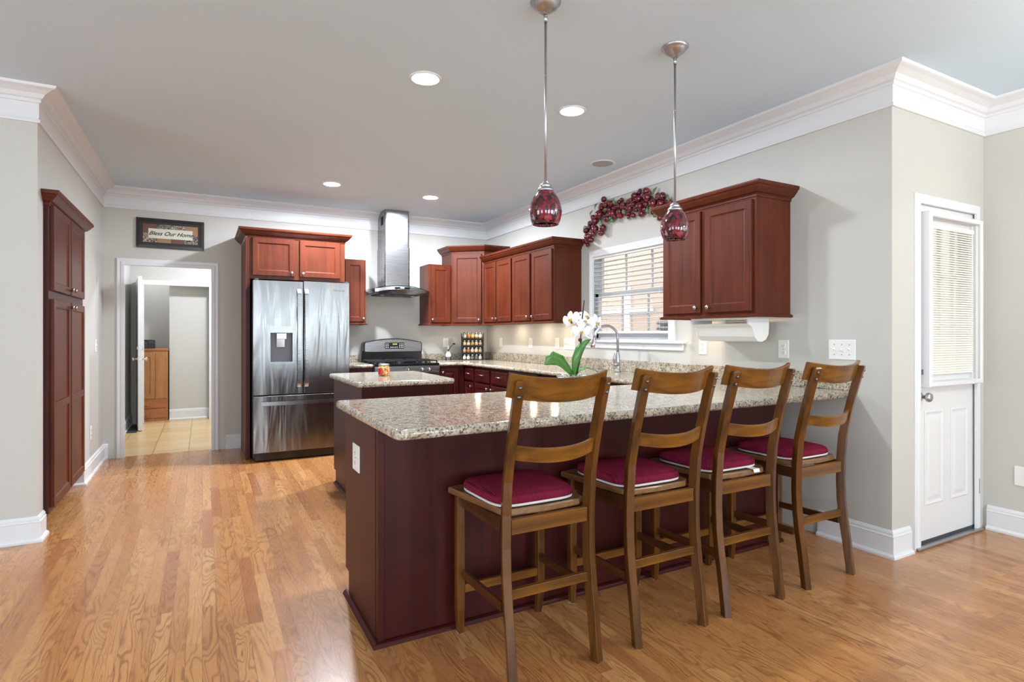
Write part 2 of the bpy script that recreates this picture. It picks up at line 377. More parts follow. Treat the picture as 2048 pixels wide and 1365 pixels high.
# laundry / hall beyond
b = MB().box(XL-0.14, XL, YB+0.12, 9.5, 0, H); struct('wall_laundry_left', b, 'wall', 'left wall of the laundry hall')
b = MB().box(1.35, 1.45, YB+0.12, 9.5, 0, H); struct('wall_laundry_right', b, 'wall', 'right wall of the laundry hall')
QX0, QX1, QZ = -0.79, 0.154, 2.015
b = MB().box(XL-0.14, QX0, 9.5, 9.6, 0, H).box(QX1, 1.45, 9.5, 9.6, 0, H).box(QX0, QX1, 9.5, 9.6, QZ, H); struct('wall_laundry_back', b, 'wall', 'wall with the second door frame')
b = MB().box(-0.425, 1.45, 9.70, 9.8, 0, H).box(-0.425, -0.33, 9.8, 10.3, 0, H).box(-1.1, -0.33, 10.3, 10.4, 0, H).box(-1.1, -1.0, 9.6, 10.3, 0, H); struct('wall_hall', b, 'wall', 'pale wall seen through the second door frame')
# crown moulding, big built-up profile
def crownprof(): return [(0.0, 2.525), (0.012, 2.525), (0.016, 2.535), (0.012, 2.545), (0.006, 2.548), (0.006, 2.553), (0.009, 2.556), (0.009, 2.64), (0.018, 2.645), (0.022, 2.655), (0.018, 2.662), (0.03, 2.668), (0.045, 2.69), (0.078, 2.706), (0.098, 2.712), (0.106, 2.716), (0.11, 2.73), (0.0, 2.73)]
b = MB().sweep([(XW, YL, 0), (XL, YL, 0), (XL, YB, 0), (XR, YB, 0), (XR, YA, 0), (XA, YA, 0), (XA, YW, 0)], (0, 0, 1), crownprof(), side=-1)
struct('trim_1', b, 'trim', 'white crown moulding around the ceiling')
BP = [(0, 0), (0.03, 0), (0.03, 0.012), (0.024, 0.02), (0.016, 0.024), (0.016, 0.115), (0.018, 0.12), (0.012, 0.126), (0.012, 0.138), (0.006, 0.15), (0.0, 0.153)]
def baseb(name, path, label): struct(name, MB().sweep([(x, y, 0) for x, y in path], (0, 0, 1), BP, side=-1), 'trim', label)
baseb('baseboard_left_front', [(XW, YL), (XL, YL), (XL, PY0)], 'white baseboard at left edge')
baseb('baseboard_left', [(XL-0.5, PY1), (XL, PY1), (XL, YB), (DX0-0.07, YB)], 'white baseboard between pantry and doorway')
baseb('baseboard_back', [(DX1+0.07, YB), (0.372, YB)], 'white baseboard between doorway and fridge panel')
baseb('baseboard_right', [(XR, 2.215), (XR, YA), (3.56, YA)], 'white baseboard around the wall corner by the stools')
baseb('baseboard_far_right', [(XA, YA-0.022), (XA, YW)], 'white baseboard on far right wall')
baseb('baseboard_laundry', [(XL, YB+0.12), (XL, 9.5)], 'white baseboard in laundry hall')
baseb('baseboard_hall', [(-0.425, 9.70), (1.3, 9.70)], 'white baseboard seen through second door frame')
# casings
CP = [(0.0, 0.0), (0.0, 0.012), (0.008, 0.016), (0.03, 0.014), (0.04, 0.02), (0.06, 0.022), (0.068, 0.02), (0.07, 0.0)]
def casing(name, x0, x1, z, y, label, right=True, sc=1.0, dp=1.0):
    struct(name, MB().sweep([(x0, y, 0), (x0, y, z), (x1, y, z), (x1, y, 0)], (0, -1, 0), [(a*sc, c*dp) for a, c in CP], side=-1 if right else 1), 'trim', label)
casing('trim_2', DX0, DX1, DZ, YB, 'white casing around the laundry doorway')
b = MB().box(DX0, DX0+0.015, YB, YB+0.12, 0, DZ).box(DX1-0.015, DX1, YB, YB+0.12, 0, DZ).box(DX0, DX1, YB, YB+0.12, DZ-0.015, DZ); struct('trim_3', b, 'trim', 'door jamb of laundry doorway')
casing('trim_4', QX0, QX1, QZ, 9.5, 'white casing of second door frame')
b = MB().box(QX1-0.02, QX1, 9.5, 9.6, 0, QZ).box(QX0, QX0+0.02, 9.5, 9.6, 0, QZ).box(QX0, QX1, 9.5, 9.6, QZ-0.02, QZ); struct('trim_5', b, 'trim', 'jamb of second door frame')
casing('trim_6', EX0, EX1, EZ, YA, 'white casing around the outside door', True, 0.8, 0.7)
b = MB().box(EX0+0.005, EX1-0.005, YA-0.03, YA+0.12, 0.0, 0.016, 0.004); struct('trim_7', b, 'nickel', 'metal threshold under the outside door')

# ---------------------------------------------------------------- outside door (door_1)
D = thing('door_1', 'white half-glazed outside door', 'door', (3.64, YA, 0)); D['kind'] = 'structure'
dx0, dx1, dz0, dz1 = 3.608, 4.373, 0.03, 2.064
b = MB(); gx0, gx1, gz0, gz1 = 3.752, 4.27, 1.005, 1.90
b.box(dx0, gx0, YA+0.012, YA+0.055, dz0, dz1).box(gx1, dx1, YA+0.012, YA+0.055, dz0, dz1).box(gx0, gx1, YA+0.012, YA+0.055, dz0, gz0).box(gx0, gx1, YA+0.012, YA+0.055, gz1, dz1)
obj('door_slab', b, 'doorp', D)
for x0, x1 in ((3.745, 3.955), (4.045, 4.255)):
    b = MB(); b.M = Matrix.Translation((x0, YA+0.0125, 0.235)); b.panel(x1-x0, 0.56, [(0, 0), (0, 0.004), (0.008, 0.007), (0.02, 0.002), (0.028, 0.001), (0.05, 0.006), (0.055, 0.0065)])
    obj('raised_panel', b, 'doorp', D)
b = MB().box(dx0, dx1, YA+0.008, YA+0.03, 0.016, 0.032); obj('door_sweep', b, 'darkgrey', D)
b = MB(); y0 = YA-0.052
fx0, fx1, fz0, fz1 = 3.712, 4.285, 0.972, 1.935
b.sweep([(fx0, y0, fz0), (fx0, y0, fz1), (fx1, y0, fz1), (fx1, y0, fz0), (fx0, y0, fz0)], (0, -1, 0), [(0, -0.064), (0, -0.05), (-0.004, -0.046), (-0.001, -0.03), (-0.004, -0.02), (0.0, -0.006), (-0.005, 0.0), (-0.024, 0.0), (-0.03, -0.006), (-0.032, -0.064)], side=-1)
fr = obj('window_frame', b, 'trim', D)
b = MB().box(gx0-0.01, gx1+0.01, YA+0.03, YA+0.035, gz0, gz1); obj('pane', b, 'glass', fr)
b = MB()
for z in (1.31, 1.6): b.box(gx0, gx1, YA+0.02, YA+0.045, z-0.01, z+0.01)
for x in (3.96, 4.12): b.box(x-0.01, x+0.01, YA+0.02, YA+0.045, gz0, gz1)
obj('muntin', b, 'trim', fr)
b = MB()
for i in range(62):
    z = gz0+0.008+i*(gz1-gz0-0.03)/61
    b.add([(gx0-0.006, YA-0.014, z-0.002), (gx1+0.008, YA-0.014, z-0.002), (gx1+0.008, YA-0.002, z+0.009), (gx0-0.008, YA-0.002, z+0.009),
           (gx0-0.008, YA-0.014, z-0.0012), (gx1+0.008, YA-0.014, z-0.0012), (gx1+0.008, YA-0.002, z+0.0098), (gx0-0.008, YA-0.002, z+0.0098)],
          [[3, 2, 1, 0], [4, 5, 6, 7], [0, 1, 5, 4], [2, 3, 7, 6], [1, 2, 6, 5], [3, 0, 4, 7]])
s_ = obj('blind_slats', b, 'creamblind', fr); s_['kind'] = 'stuff'
b = MB().box(gx0-0.008, gx1+0.008, YA-0.016, YA, gz1-0.02, gz1+0.004); obj('blind_headrail', b, 'creamblind', fr)
b = MB().box(fx0-0.008, fx0-0.002, YA-0.025, YA-0.02, 1.0, 1.66).box(fx0-0.012, fx0+0.004, YA-0.04, YA-0.02, 1.42, 1.45); obj('blind_slider', b, 'plastic', fr)
def knobset(parent, x, z, y, mk='nickel'):
    b = MB().lathe([(0.0, 0.0), (0.032, 0.0), (0.032, 0.004), (0.026, 0.009), (0.012, 0.012), (0.011, 0.03), (0.014, 0.034), (0.025, 0.042), (0.027, 0.052), (0.024, 0.062), (0.014, 0.067), (0.0, 0.067)], (x, y, z), 24, '-Y')
    return obj('door_knob', b, mk, parent)
knobset(D, 3.690, 0.884, YA+0.012)
b = MB().lathe([(0.0, 0.0), (0.024, 0.0), (0.024, 0.006), (0.018, 0.014), (0.0, 0.016)], (3.682, YA+0.012, 1.03), 24, '-Y').box(3.679, 3.685, YA-0.018, YA-0.004, 1.015, 1.045, 0.002); obj('deadbolt', b, 'nickel', D)
for z in (1.72, 0.28):
    b = MB().box(4.352, 4.368, YA-0.004, YA+0.012, z-0.045, z+0.045, 0.002).tube([(4.362, YA-0.006, z-0.048), (4.362, YA-0.006, z+0.048)], 0.006, 8); obj('hinge', b, 'pewter', D)
# open laundry door (door_2)
D = thing('door_2', 'white open door leaf in laundry hall', 'door', (-0.79, 9.47, 0)); D['kind'] = 'structure'
b = MB(); ang = math.atan2(8.715-9.47, -0.705+0.79); b.M = Matrix.Translation((-0.79, 9.47, 0)) @ Matrix.Rotation(ang, 4, 'Z')
b.box(0, 0.765, -0.022, 0.022, 0.012, 1.995, 0.002); obj('door_slab', b, 'doorp', D)
for yy in (0.0225,):
    for x0, x1 in ((0.11, 0.34), (0.43, 0.66)):
        for z0, z1 in ((0.22, 0.8), (0.95, 1.85)):
            c = MB(); c.M = b.M @ Matrix.Translation((x1, yy-0.001, z0)) @ Matrix.Rotation(math.pi, 4, 'Z'); c.panel(x1-x0, z1-z0, [(0, 0), (0, 0.003), (0.01, 0.006), (0.02, 0.001), (0.05, 0.005)]); obj('raised_panel', c, 'doorp', D)
for z, nm in ((0.93, 'door_knob'), (1.07, 'deadbolt')):
    c = MB(); c.M = b.M
    for sg in (1, -1):
        c.lathe([(0.0, 0.0), (0.03, 0.0), (0.028, 0.008), (0.01, 0.012), (0.01, 0.035), (0.026, 0.045), (0.024, 0.06), (0.0, 0.064)] if nm == 'door_knob' else [(0, 0), (0.028, 0), (0.024, 0.012), (0, 0.014)], (0.70, 0.022*sg, z), 18, 'Y' if sg > 0 else '-Y')
    obj(nm, c, 'chrome', D)
    c = MB(); c.M = b.M; c.box(0.7645, 0.7665, -0.012, 0.012, z-0.028, z+0.028); obj('latch_plate', c, 'nickel', D)

# ---------------------------------------------------------------- kitchen window (window_1)
W1 = thing('window_1', 'white double hung window over the sink', 'window', (XR, 4.02, WZ0)); W1['kind'] = 'structure'
b = MB().sweep([(XR, WY0, WZ0), (XR, WY0, WZ1), (XR, WY1, WZ1), (XR, WY1, WZ0)], (-1, 0, 0), [(0.0, 0.0), (0.0, 0.014), (0.012, 0.018), (0.04, 0.016), (0.05, 0.024), (0.066, 0.024), (0.068, 0.0)], side=1)
obj('casing', b, 'trim', W1)
b = MB().box(XR-0.045, XR+0.05, WY0-0.115, WY1+0.115, WZ0-0.022, WZ0, 0.006); obj('stool', b, 'trim', W1)
b = MB().box(XR-0.018, XR, WY0-0.09, WY1+0.09, WZ0-0.078, WZ0-0.022, 0.005); obj('apron', b, 'trim', W1)
b = MB().box(XR, XR+0.14, WY1-0.012, WY1, WZ0, WZ1).box(XR, XR+0.14, WY0, WY0+0.012, WZ0, WZ1).box(XR, XR+0.14, WY0, WY1, WZ1-0.012, WZ1).box(XR+0.05, XR+0.14, WY0, WY1, WZ0, WZ0+0.02); obj('jamb', b, 'trim', W1)
def sash(x, z0, z1, nm):
    b = MB(); y0, y1 = WY0+0.012, WY1-0.012; t = 0.045
    b.box(x, x+0.03, y0, y0+t, z0, z1).box(x, x+0.03, y1-t, y1, z0, z1).box(x, x+0.03, y0, y1, z0, z0+t).box(x, x+0.03, y0, y1, z1-t, z1)
    s = obj('sash', b, 'trim', W1); b = MB()
    for i in (1, 2): y = y0+t+(y1-y0-2*t)*i/3; b.box(x+0.006, x+0.024, y-0.007, y+0.007, z0+t, z1-t)
    zc = (z0+z1)/2; b.box(x+0.006, x+0.024, y0+t, y1-t, zc-0.007, zc+0.007)
    obj('muntin', b, 'trim', s)
    b = MB().box(x+0.013, x+0.017, y0+t-0.005, y1-t+0.005, z0+t-0.005, z1-t+0.005); obj('pane', b, 'glass', s)
sash(XR+0.062, WZ0+0.02, 1.655, 'lower'); sash(XR+0.106, 1.61, WZ1-0.012, 'upper')
BL = thing('window_blind', 'white slatted horizontal blind hanging in the window above the sink', 'blind', (XR+0.03, 4.02, WZ1-0.02), None)
b = MB().box(XR+0.004, XR+0.055, WY0+0.016, WY1-0.016, WZ1-0.085, WZ1-0.014, 0.004).box(XR-0.002, XR+0.006, WY0+0.014, WY1-0.014, WZ1-0.09, WZ1-0.014, 0.003); obj('valance', b, 'blind', BL)
z = WZ1-0.125; i = 0
while z > WZ0+0.10:
    b = MB(); b.M = Matrix.Translation((XR+0.03, 0, z)) @ Matrix.Rotation(R(4), 4, 'Y'); b.box(-0.024, 0.024, WY0+0.018, WY1-0.018, -0.0015, 0.0015); obj('slat', b, 'blind', BL); z -= 0.0425
b = MB().box(XR+0.006, XR+0.054, WY0+0.018, WY1-0.018, WZ0+0.062, WZ0+0.084, 0.004); obj('bottom_rail', b, 'blind', BL)
for y in (WY0+0.2, 4.02, WY1-0.2):
    b = MB(); 
    for x in (XR+0.008, XR+0.052): b.tube([(x, y, WZ0+0.07), (x, y, WZ1-0.09)], 0.0011, 5)
    obj('ladder_cord', b, 'plastic', BL)
b = MB().tube([(XR-0.004, WY1-0.06, 1.55), (XR-0.004, WY1-0.06, WZ1-0.09)], 0.004, 8); obj('tilt_wand', b, 'plastic', BL)
# neighbour
NB = thing('neighbour_house', 'beige house wall seen through the sink window', 'house', (6.4, 6, -0.5))
b = MB().box(6.4, 6.6, -1.0, 14, -0.5, 7); obj('wall', b, 'siding', NB)
b = MB().box(6.36, 6.4, 7.55, 7.68, -0.5, 2.05).box(6.34, 6.4, 7.0, 9.3, 1.62, 1.7); obj('trim_board', b, 'trim', NB)
b = MB()
for i in range(14): b.box(6.33, 6.39, 5.55, 6.85, 0.3+i*0.085, 0.35+i*0.085)
obj('louvre', b, 'darkgrey', NB)
b = MB().box(XR+0.14, 12, YA+0.12, 14, -0.6, -0.5); struct('ground', b, 'ground', 'yard outside'); bpy.data.objects['ground']['kind'] = 'structure'

# ---------------------------------------------------------------- cabinets
DOORR = [(0, 0), (0, 0.016), (0.004, 0.02), (0.05, 0.02), (0.056, 0.013), (0.062, 0.011)]
DOORRP = [(0, 0), (0, 0.014), (0.005, 0.02), (0.045, 0.02), (0.052, 0.011), (0.058, 0.011), (0.08, 0.018), (0.084, 0.018)]
DRAWER = [(0, 0), (0, 0.012), (0.008, 0.016), (0.014, 0.02)]
def knob(parent, fr_, x, z, y=0.02):
    b = MB(); b.M = fr_; b.lathe([(0.006, 0), (0.006, 0.01), (0.0135, 0.017), (0.0145, 0.022), (0.012, 0.027), (0.0, 0.029)], (x, -y, z), 16, '-Y'); return obj('knob', b, 'nickel', parent)
def cdoor(parent, fr_, x0, x1, z0, z1, kn, m='cherry', rings=DOORR, nm='door'):
    b = MB(); b.M = fr_ @ Matrix.Translation((x0, 0.0, z0)); b.panel(x1-x0, z1-z0, rings)
    d = obj(nm, b, m, parent)
    if kn: knob(d, fr_, kn[0], kn[1])
    return d
def pull(parent, fr_, x, z):
    b = MB(); b.M = fr_; b.tube([(x-0.045, -0.018, z), (x-0.04, -0.04, z), (x, -0.045, z+0.002), (x+0.04, -0.04, z), (x+0.045, -0.018, z)], 0.005, 8); return obj('handle', b, 'nickel', parent)
CROWN = [(0, 0), (0.006, 0), (0.006, 0.012), (0.012, 0.02), (0.026, 0.026), (0.048, 0.05), (0.054, 0.062), (0.062, 0.066), (0.065, 0.078), (0.065, 0.088), (0, 0.088)]
def crown(parent, path, z, m='cherry', sc=1.0):
    return obj('crown_moulding', MB().sweep([(x, y, z) for x, y in path], (0, 0, 1), [(a*sc, c*sc) for a, c in CROWN], side=-1), m, parent)
def rail(parent, path, z, m='cherry'):
    return obj('light_rail', MB().sweep([(x, y, z) for x, y in path], (0, 0, 1), [(0, 0), (0.012, 0), (0.018, 0.006), (0.018, 0.012), (0.006, 0.022), (0, 0.022)], side=-1), m, parent)
def puck(parent, x, y, z):
    o = obj('puck_light', MB().lathe([(0.0, 0.0), (0.03, 0.0), (0.032, 0.004)], (x, y, z-0.004), 16), 'puck', parent); return o
G = 'wall cabinets of red cherry wood'
# above fridge with tall side panel
fy = 6.25
C = thing('fridge_cabinet', 'cherry cabinet with two doors and crown moulding directly above the fridge', 'cabinet', (0.86, 6.6, 1.8), G)
obj('body', MB().box(0.397, 1.347, fy, YB-0.002, 1.808, 2.24, 0.001), 'cherry', C)
f0 = frame(0, fy, 0, 1, 0)
cdoor(C, f0, 0.436, 0.835, 1.842, 2.222, (0.805, 1.878), 'cherry'); cdoor(C, f0, 0.885, 1.292, 1.842, 2.222, (0.915, 1.878), 'cherry')
crown(C, [(0.376, YB-0.003), (0.376, fy), (1.347, fy), (1.347, YB-0.003)], 2.225)
C = thing('fridge_side_panel', 'tall dark cherry end panel standing left of the fridge', 'cabinet panel', (0.386, 6.6, 0))
obj('panel', MB().box(0.376, 0.396, fy, YB-0.002, 0, 2.222, 0.001), 'cherry', C)
obj('filler_strip', MB().box(0.396, 0.417, fy, fy+0.02, 0, 1.807, 0.001), 'cherry_dark', C)
# small cabinet right of fridge
def wallcab(name, label, x0, x1, z0, z1, kn, yf=6.625):
    C = thing(name, label, 'cabinet', ((x0+x1)/2, YB-0.1, z0), G)
    obj('body', MB().box(x0, x1, yf, YB-0.002, z0, z1, 0.001), 'cherry', C); f = frame(0, yf, 0, 1, 0)
    cdoor(C, f, x0+0.028, x1-0.02, z0+0.02, z1-0.018, (kn, z0+0.055))
    rail(C, [(x0, YB), (x0, yf), (x1, yf), (x1, YB)], z0-0.016); return C
C = wallcab('wall_cabinet', 'narrow single door wall cabinet between fridge and range hood', 1.40, 1.667, 1.375, 2.112, 1.632)
C = wallcab('wall_cabinet', 'narrow single door wall cabinet just right of the range hood', 2.435, 2.735, 1.375, 2.112, 2.475)
# diagonal corner cabinet
cx0, cy0, cx1, cy1 = 2.737, 6.625, 3.054, 6.345
C = thing('corner_wall_cabinet', 'taller diagonal corner wall cabinet with one wide door above the spice rack', 'cabinet', (3.1, 6.7, 1.375), G)
poly = [(cx0, YB-0.002), (cx0, cy0), (cx1, cy1), (XR-0.002, cy1), (XR-0.002, YB-0.002)]
obj('body', MB().prism(poly, 1.375, 2.275), 'cherry', C)
dl = math.hypot(cx1-cx0, cy1-cy0); f = frame(cx0, cy0, 0, cx1-cx0, cy1-cy0)
cdoor(C, f, 0.025, dl-0.03, 1.395, 2.245, (dl-0.06, 1.43))
crown(C, [(cx0, YB), (cx0, cy0), (cx1, cy1), (XR, cy1)], 2.26); rail(C, [(cx0, cy0), (cx1, cy1)], 1.359)
puck(C, 3.1, 6.62, 1.375)
# run of uppers on right wall
xf = 3.054; f = frame(xf, 0, 0, 0, -1)   # local x = -y
def rcab(name, label, y0, y1, doors, crownpath, npuck, z0=1.375, z1=2.13):
    C = thing(name, label, 'cabinet', (XR-0.1, (y0+y1)/2, z0), G)
    obj('body', MB().box(xf, XR-0.002, y0, y1, z0, z1, 0.001), 'cherry', C)
    for a, c, kn in doors: cdoor(C, f, -c, -a, z0+0.022, z1-0.026, (-kn, z0+0.06))
    if crownpath: crown(C, crownpath, z1-0.012)
    for i in range(npuck): puck(C, 3.2, y0+(y1-y0)*(i+0.5)/npuck, z0)
    return C
C = rcab('wall_cabinet', 'two door wall cabinet next to the corner cabinet on the window wall', 5.605, 6.344, [(6.005, 6.325, 6.04), (5.625, 5.98, 5.955)], [(xf, 6.344), (xf, 5.605)], 1)
rail(C, [(xf, 6.344), (xf, 5.605)], 1.359)
C = rcab('wall_cabinet', 'two door wall cabinet with exposed side immediately left of the sink window', 4.752, 5.605, [(5.205, 5.585, 5.235), (4.775, 5.16, 5.13)], [(xf, 5.605), (xf, 4.752), (XR, 4.752)], 2)
rail(C, [(xf, 5.605), (xf, 4.752), (XR, 4.752)], 1.359)
C = rcab('wall_cabinet', 'two door wall cabinet right of the sink window, above the paper towel holder', 2.41, 3.235, [(2.855, 3.21, 2.885), (2.435, 2.815, 2.775)], [(XR, 3.235), (xf, 3.235), (xf, 2.41), (XR, 2.41)], 2)
rail(C, [(XR, 3.235), (xf, 3.235), (xf, 2.41), (XR, 2.41)], 1.359)
# pantry
px = -0.85
C = thing('pantry_cabinet', 'tall cherry pantry cabinet with four doors set in the left wall', 'cabinet', (-1.1, 5.1, 0))
obj('body', MB().box(XL-0.6, px, PY0+0.001, 5.70, 0.12, 2.105, 0.001).box(XL-0.6, XL-0.002, 5.70, PY1-0.002, 0.12, 2.1), 'cherry_dark', C)
obj('toe_kick', MB().box(XL-0.6, XL-0.1, PY0+0.01, 5.70, 0.0, 0.12), 'cherry_dark', C)
f = frame(px, 0, 0, 0, 1)
for a, c, kn in ((4.58, 5.105, 5.07), (5.135, 5.66, 5.17)):
    cdoor(C, f, a, c, 1.53, 2.075, (kn, 1.565), 'cherry')
    cdoor(C, f, a, c, 0.15, 1.475, (kn, 1.44), 'cherry')
    obj('door_rail', MB().box(px+0.010, px+0.02, a+0.05, c-0.05, 0.76, 0.81, 0.002), 'cherry', C)
crown(C, [(XL, PY0), (px, PY0), (px, 5.70), (XL, 5.70)], 2.06)
# base cabinets
yf = 6.335
C = thing('base_cabinet', 'short base cabinet between fridge and stove', 'cabinet', (1.56, 6.6, 0))
obj('body', MB().box(1.40, 1.665, yf, YB-0.002, 0.1, 0.876).box(1.41, 1.66, yf+0.06, YB-0.05, 0, 0.1), 'cherry_dark', C)
f = frame(0, yf, 0, 1, 0)
d = cdoor(C, f, 1.42, 1.65, 0.70, 0.845, None, 'cherry_dark', DRAWER, 'drawer'); pull(d, f, 1.535, 0.775)
cdoor(C, f, 1.42, 1.65, 0.13, 0.68, (1.625, 0.63), 'cherry_dark', DOORRP)
C = thing('base_cabinet', 'narrow base cabinet right of the stove with raised panel door', 'cabinet', (2.6, 6.6, 0))
obj('body', MB().box(2.452, 2.776, yf, YB-0.002, 0.1, 0.876).box(2.46, 2.77, yf+0.06, YB-0.05, 0, 0.1), 'cherry_dark', C)
cdoor(C, f, 2.47, 2.70, 0.13, 0.855, (2.495, 0.80), 'cherry_dark', DOORRP)
xr = 2.80; f = frame(xr, 0, 0, 0, -1)
def rbase(label, y0, y1, cols, name='base_cabinet', blank=False):
    C = thing(name, label, 'cabinet', (3.1, (y0+y1)/2, 0))
    obj('body', MB().box(xr, XR-0.002, y0, y1, 0.1, 0.876).box(xr+0.06, XR-0.05, y0+0.002, y1-0.002, 0, 0.1), 'cherry_dark', C)
    for a, c, kn in cols:
        d = cdoor(C, f, -c, -a, 0.70, 0.845, None, 'cherry_dark', DRAWER, 'drawer'); pull(d, f, -(a+c)/2, 0.785)
        cdoor(C, f, -c, -a, 0.13, 0.68, (-kn, 0.64), 'cherry_dark', DOORRP)
    return C
rbase('base cabinet with one drawer over one door at the inner counter corner', 6.055, 6.95, [(6.085, 6.332, 6.115)])
rbase('base cabinet with two drawers and two knobbed doors left of the dishwasher', 5.205, 6.052, [(5.655, 6.03, 5.685), (5.225, 5.605, 5.575)])
C = thing('dishwasher', 'black dishwasher under the counter right of the drawers', 'dishwasher', (3.1, 4.89, 0))
obj('body', MB().box(xr, XR-0.01, 4.585, 5.2, 0.1, 0.872, 0.002).box(xr+0.05, XR-0.02, 4.6, 5.19, 0, 0.1), 'black', C)
b = MB().box(xr-0.03, xr, 4.59, 5.195, 0.14, 0.73, 0.004); obj('door', b, 'black', C)
b = MB().box(xr-0.03, xr, 4.59, 5.195, 0.735, 0.865, 0.004); p_ = obj('control_panel', b, 'black', C)
b = MB().tube([(xr-0.05, 4.65, 0.80), (xr-0.05, 5.14, 0.80)], 0.008, 10).box(xr-0.052, xr-0.028, 4.66, 4.67, 0.795, 0.805).box(xr-0.052, xr-0.028, 5.12, 5.13, 0.795, 0.805); obj('handle', b, 'steel_hood', p_)
rbase('sink base cabinet under the faucet', 2.96, 4.58, [(3.78, 4.56, 3.81), (2.99, 3.75, 3.72)], 'sink_cabinet')

# peninsula base
PX, PYF, PYB = 0.62, 2.262, 2.83
C = thing('peninsula_cabinet', 'long dark maroon peninsula base behind the four stools', 'cabinet', (1.9, 2.5, 0))
obj('body', MB().box(PX, 3.07, PYF, 2.77, 0.0, 0.876).box(PX, XR-0.002, 2.77, PYB-0.005, 0.105, 0.876).box(3.0, XR-0.03, PYF+0.35, 2.77, 0, 0.876), 'cherry_dark', C)
for x in (PX-0.004, 3.05): obj('corner_post', MB().box(x, x+0.026, PYF-0.006, PYF+0.03, 0.0, 0.876, 0.002), 'cherry_dark', C)
obj('end_panel', MB().box(PX-0.006, PX, PYF+0.03, PYB, 0.115, 0.876, 0.001).box(PX-0.006, PX, PYF+0.03, 2.765, 0.0, 0.115, 0.001), 'cherry_dark', C)
qr = [(0.0, 0), (0.02, 0), (0.019, 0.008), (0.014, 0.015), (0.007, 0.019), (0.0, 0.02)]
obj('shoe_moulding', MB().sweep([(PX-0.006, 2.80, 0), (PX-0.006, PYF-0.006, 0), (3.078, PYF-0.006, 0)], (0, 0, 1), qr, side=-1), 'cherry_dark', C)
f = frame(0, PYB, 0, -1, 0)
for i in range(4):
    a = 0.635+i*0.53
    if i == 0: a = 0.622
    d = cdoor(C, f, -(a+0.5), -a, 0.13, 0.68, None, 'cherry_dark', DOORRP); d = cdoor(C, f, -(a+0.5), -a, 0.70, 0.855, None, 'cherry_dark', DRAWER, 'drawer')
# island
C = thing('island_cabinet', 'small dark cherry island base in the middle of the kitchen', 'cabinet', (1.32, 4.5, 0))
ix0, ix1, iy0, iy1 = 0.985, 1.64, 4.03, 4.99
obj('body', MB().box(ix0, ix1, iy0, iy1, 0.105, 0.876).box(ix0+0.0, ix1-0.07, iy0+0.0, iy1-0.07, 0.0, 0.105), 'cherry_dark', C)
f = frame(0, iy0, 0, 1, 0)
b = MB(); b.M = f @ Matrix.Translation((ix0+0.01, 0, 0.105)); b.panel(ix1-ix0-0.02, 0.771, [(0, 0), (0, 0.008), (0.03, 0.008), (0.03, 0.003), (0.031, 0.003)]); obj('back_panel', b, 'cherry_dark', C)
f = frame(0, iy1, 0, -1, 0)
cdoor(C, f, -ix1+0.005, -ix0-0.33, 0.13, 0.85, None, 'cherry_dark', DOORRP); cdoor(C, f, -ix0-0.32, -ix0-0.002, 0.13, 0.85, None, 'cherry_dark', DOORRP)
obj('shoe_moulding', MB().sweep([(ix0, iy1-0.08, 0), (ix0, iy0, 0), (ix1-0.07, iy0, 0)], (0, 0, 1), qr, side=-1), 'cherry_dark', C)

# ---------------------------------------------------------------- granite tops
def rounded(poly, rad):
    out = []; n_ = len(poly)
    for i, (x, y) in enumerate(poly):
        r = rad[i]
        if r <= 0: out.append((x, y)); continue
        p = Vector((x, y)); a = (Vector(poly[i-1])-p).normalized(); c = (Vector(poly[(i+1) % n_])-p).normalized()
        t0 = p+a*r; t1 = p+c*r
        for k in range(7):
            t = k/6; q = t0*(1-t)**2+p*2*t*(1-t)+t1*t**2; out.append((q.x, q.y))
    return out
def slab(poly, z0, z1, r, exposed=None):
    P = [Vector(p) for p in poly]; n_ = len(P); ns = []
    for i in range(n_):
        d1 = (P[i]-P[i-1]).normalized(); d2 = (P[(i+1) % n_]-P[i]).normalized()
        n1 = Vector((-d1.y, d1.x)); n2 = Vector((-d2.y, d2.x)); ns.append((n1+n2)/(1+max(n1.dot(n2), -0.5)))
    rs = []
    for k in range(9):
        t = math.pi*(k/8); ins = r*(1-math.sin(t)); z = (z0+z1)/2-math.cos(t)*(z1-z0)/2
        rs.append([(P[i].x+ns[i].x*ins, P[i].y+ns[i].y*ins, z) for i in range(n_)])
    b = MB().rings(rs, True, True, True); return b
ZC0, ZC1 = 0.877, 0.915
pts = rounded([(0.588, 1.925), (XR-0.001, 1.985), (XR-0.001, YB-0.001), (2.452, YB-0.001), (2.452, 6.30), (2.755, 6.30), (2.755, 2.965), (0.588, 2.965)], [0.05, 0, 0, 0, 0, 0.05, 0.0, 0.04])
C = thing('granite_worktop', 'speckled granite countertop running from the stove round to the peninsula', 'countertop', (2.0, 2.4, ZC0))
obj('top', slab(pts, ZC0, ZC1, 0.012), 'granite', C)
tag(obj('granite_backsplash', MB().box(2.452, XR-0.023, YB-0.022, YB-0.001, ZC1+0.0005, 1.0, 0.002), 'granite'), 'low granite backsplash strip behind the spice rack, right of the stove', 'backsplash')
tag(obj('granite_backsplash', MB().box(XR-0.022, XR-0.001, 2.0, YB-0.001, ZC1+0.0005, 1.015, 0.002), 'granite'), 'long granite backsplash strip under the sink window', 'backsplash')
C = thing('granite_worktop', 'small piece of granite countertop between fridge and stove', 'countertop', (1.53, 6.6, ZC0))
obj('top', slab([(1.40, 6.30), (1.665, 6.30), (1.665, YB-0.001), (1.40, YB-0.001)], ZC0, ZC1, 0.012), 'granite', C)
tag(obj('granite_backsplash', MB().box(1.40, 1.665, YB-0.022, YB-0.001, ZC1+0.0005, 1.0, 0.002), 'granite'), 'short granite backsplash piece between fridge and stove', 'backsplash')
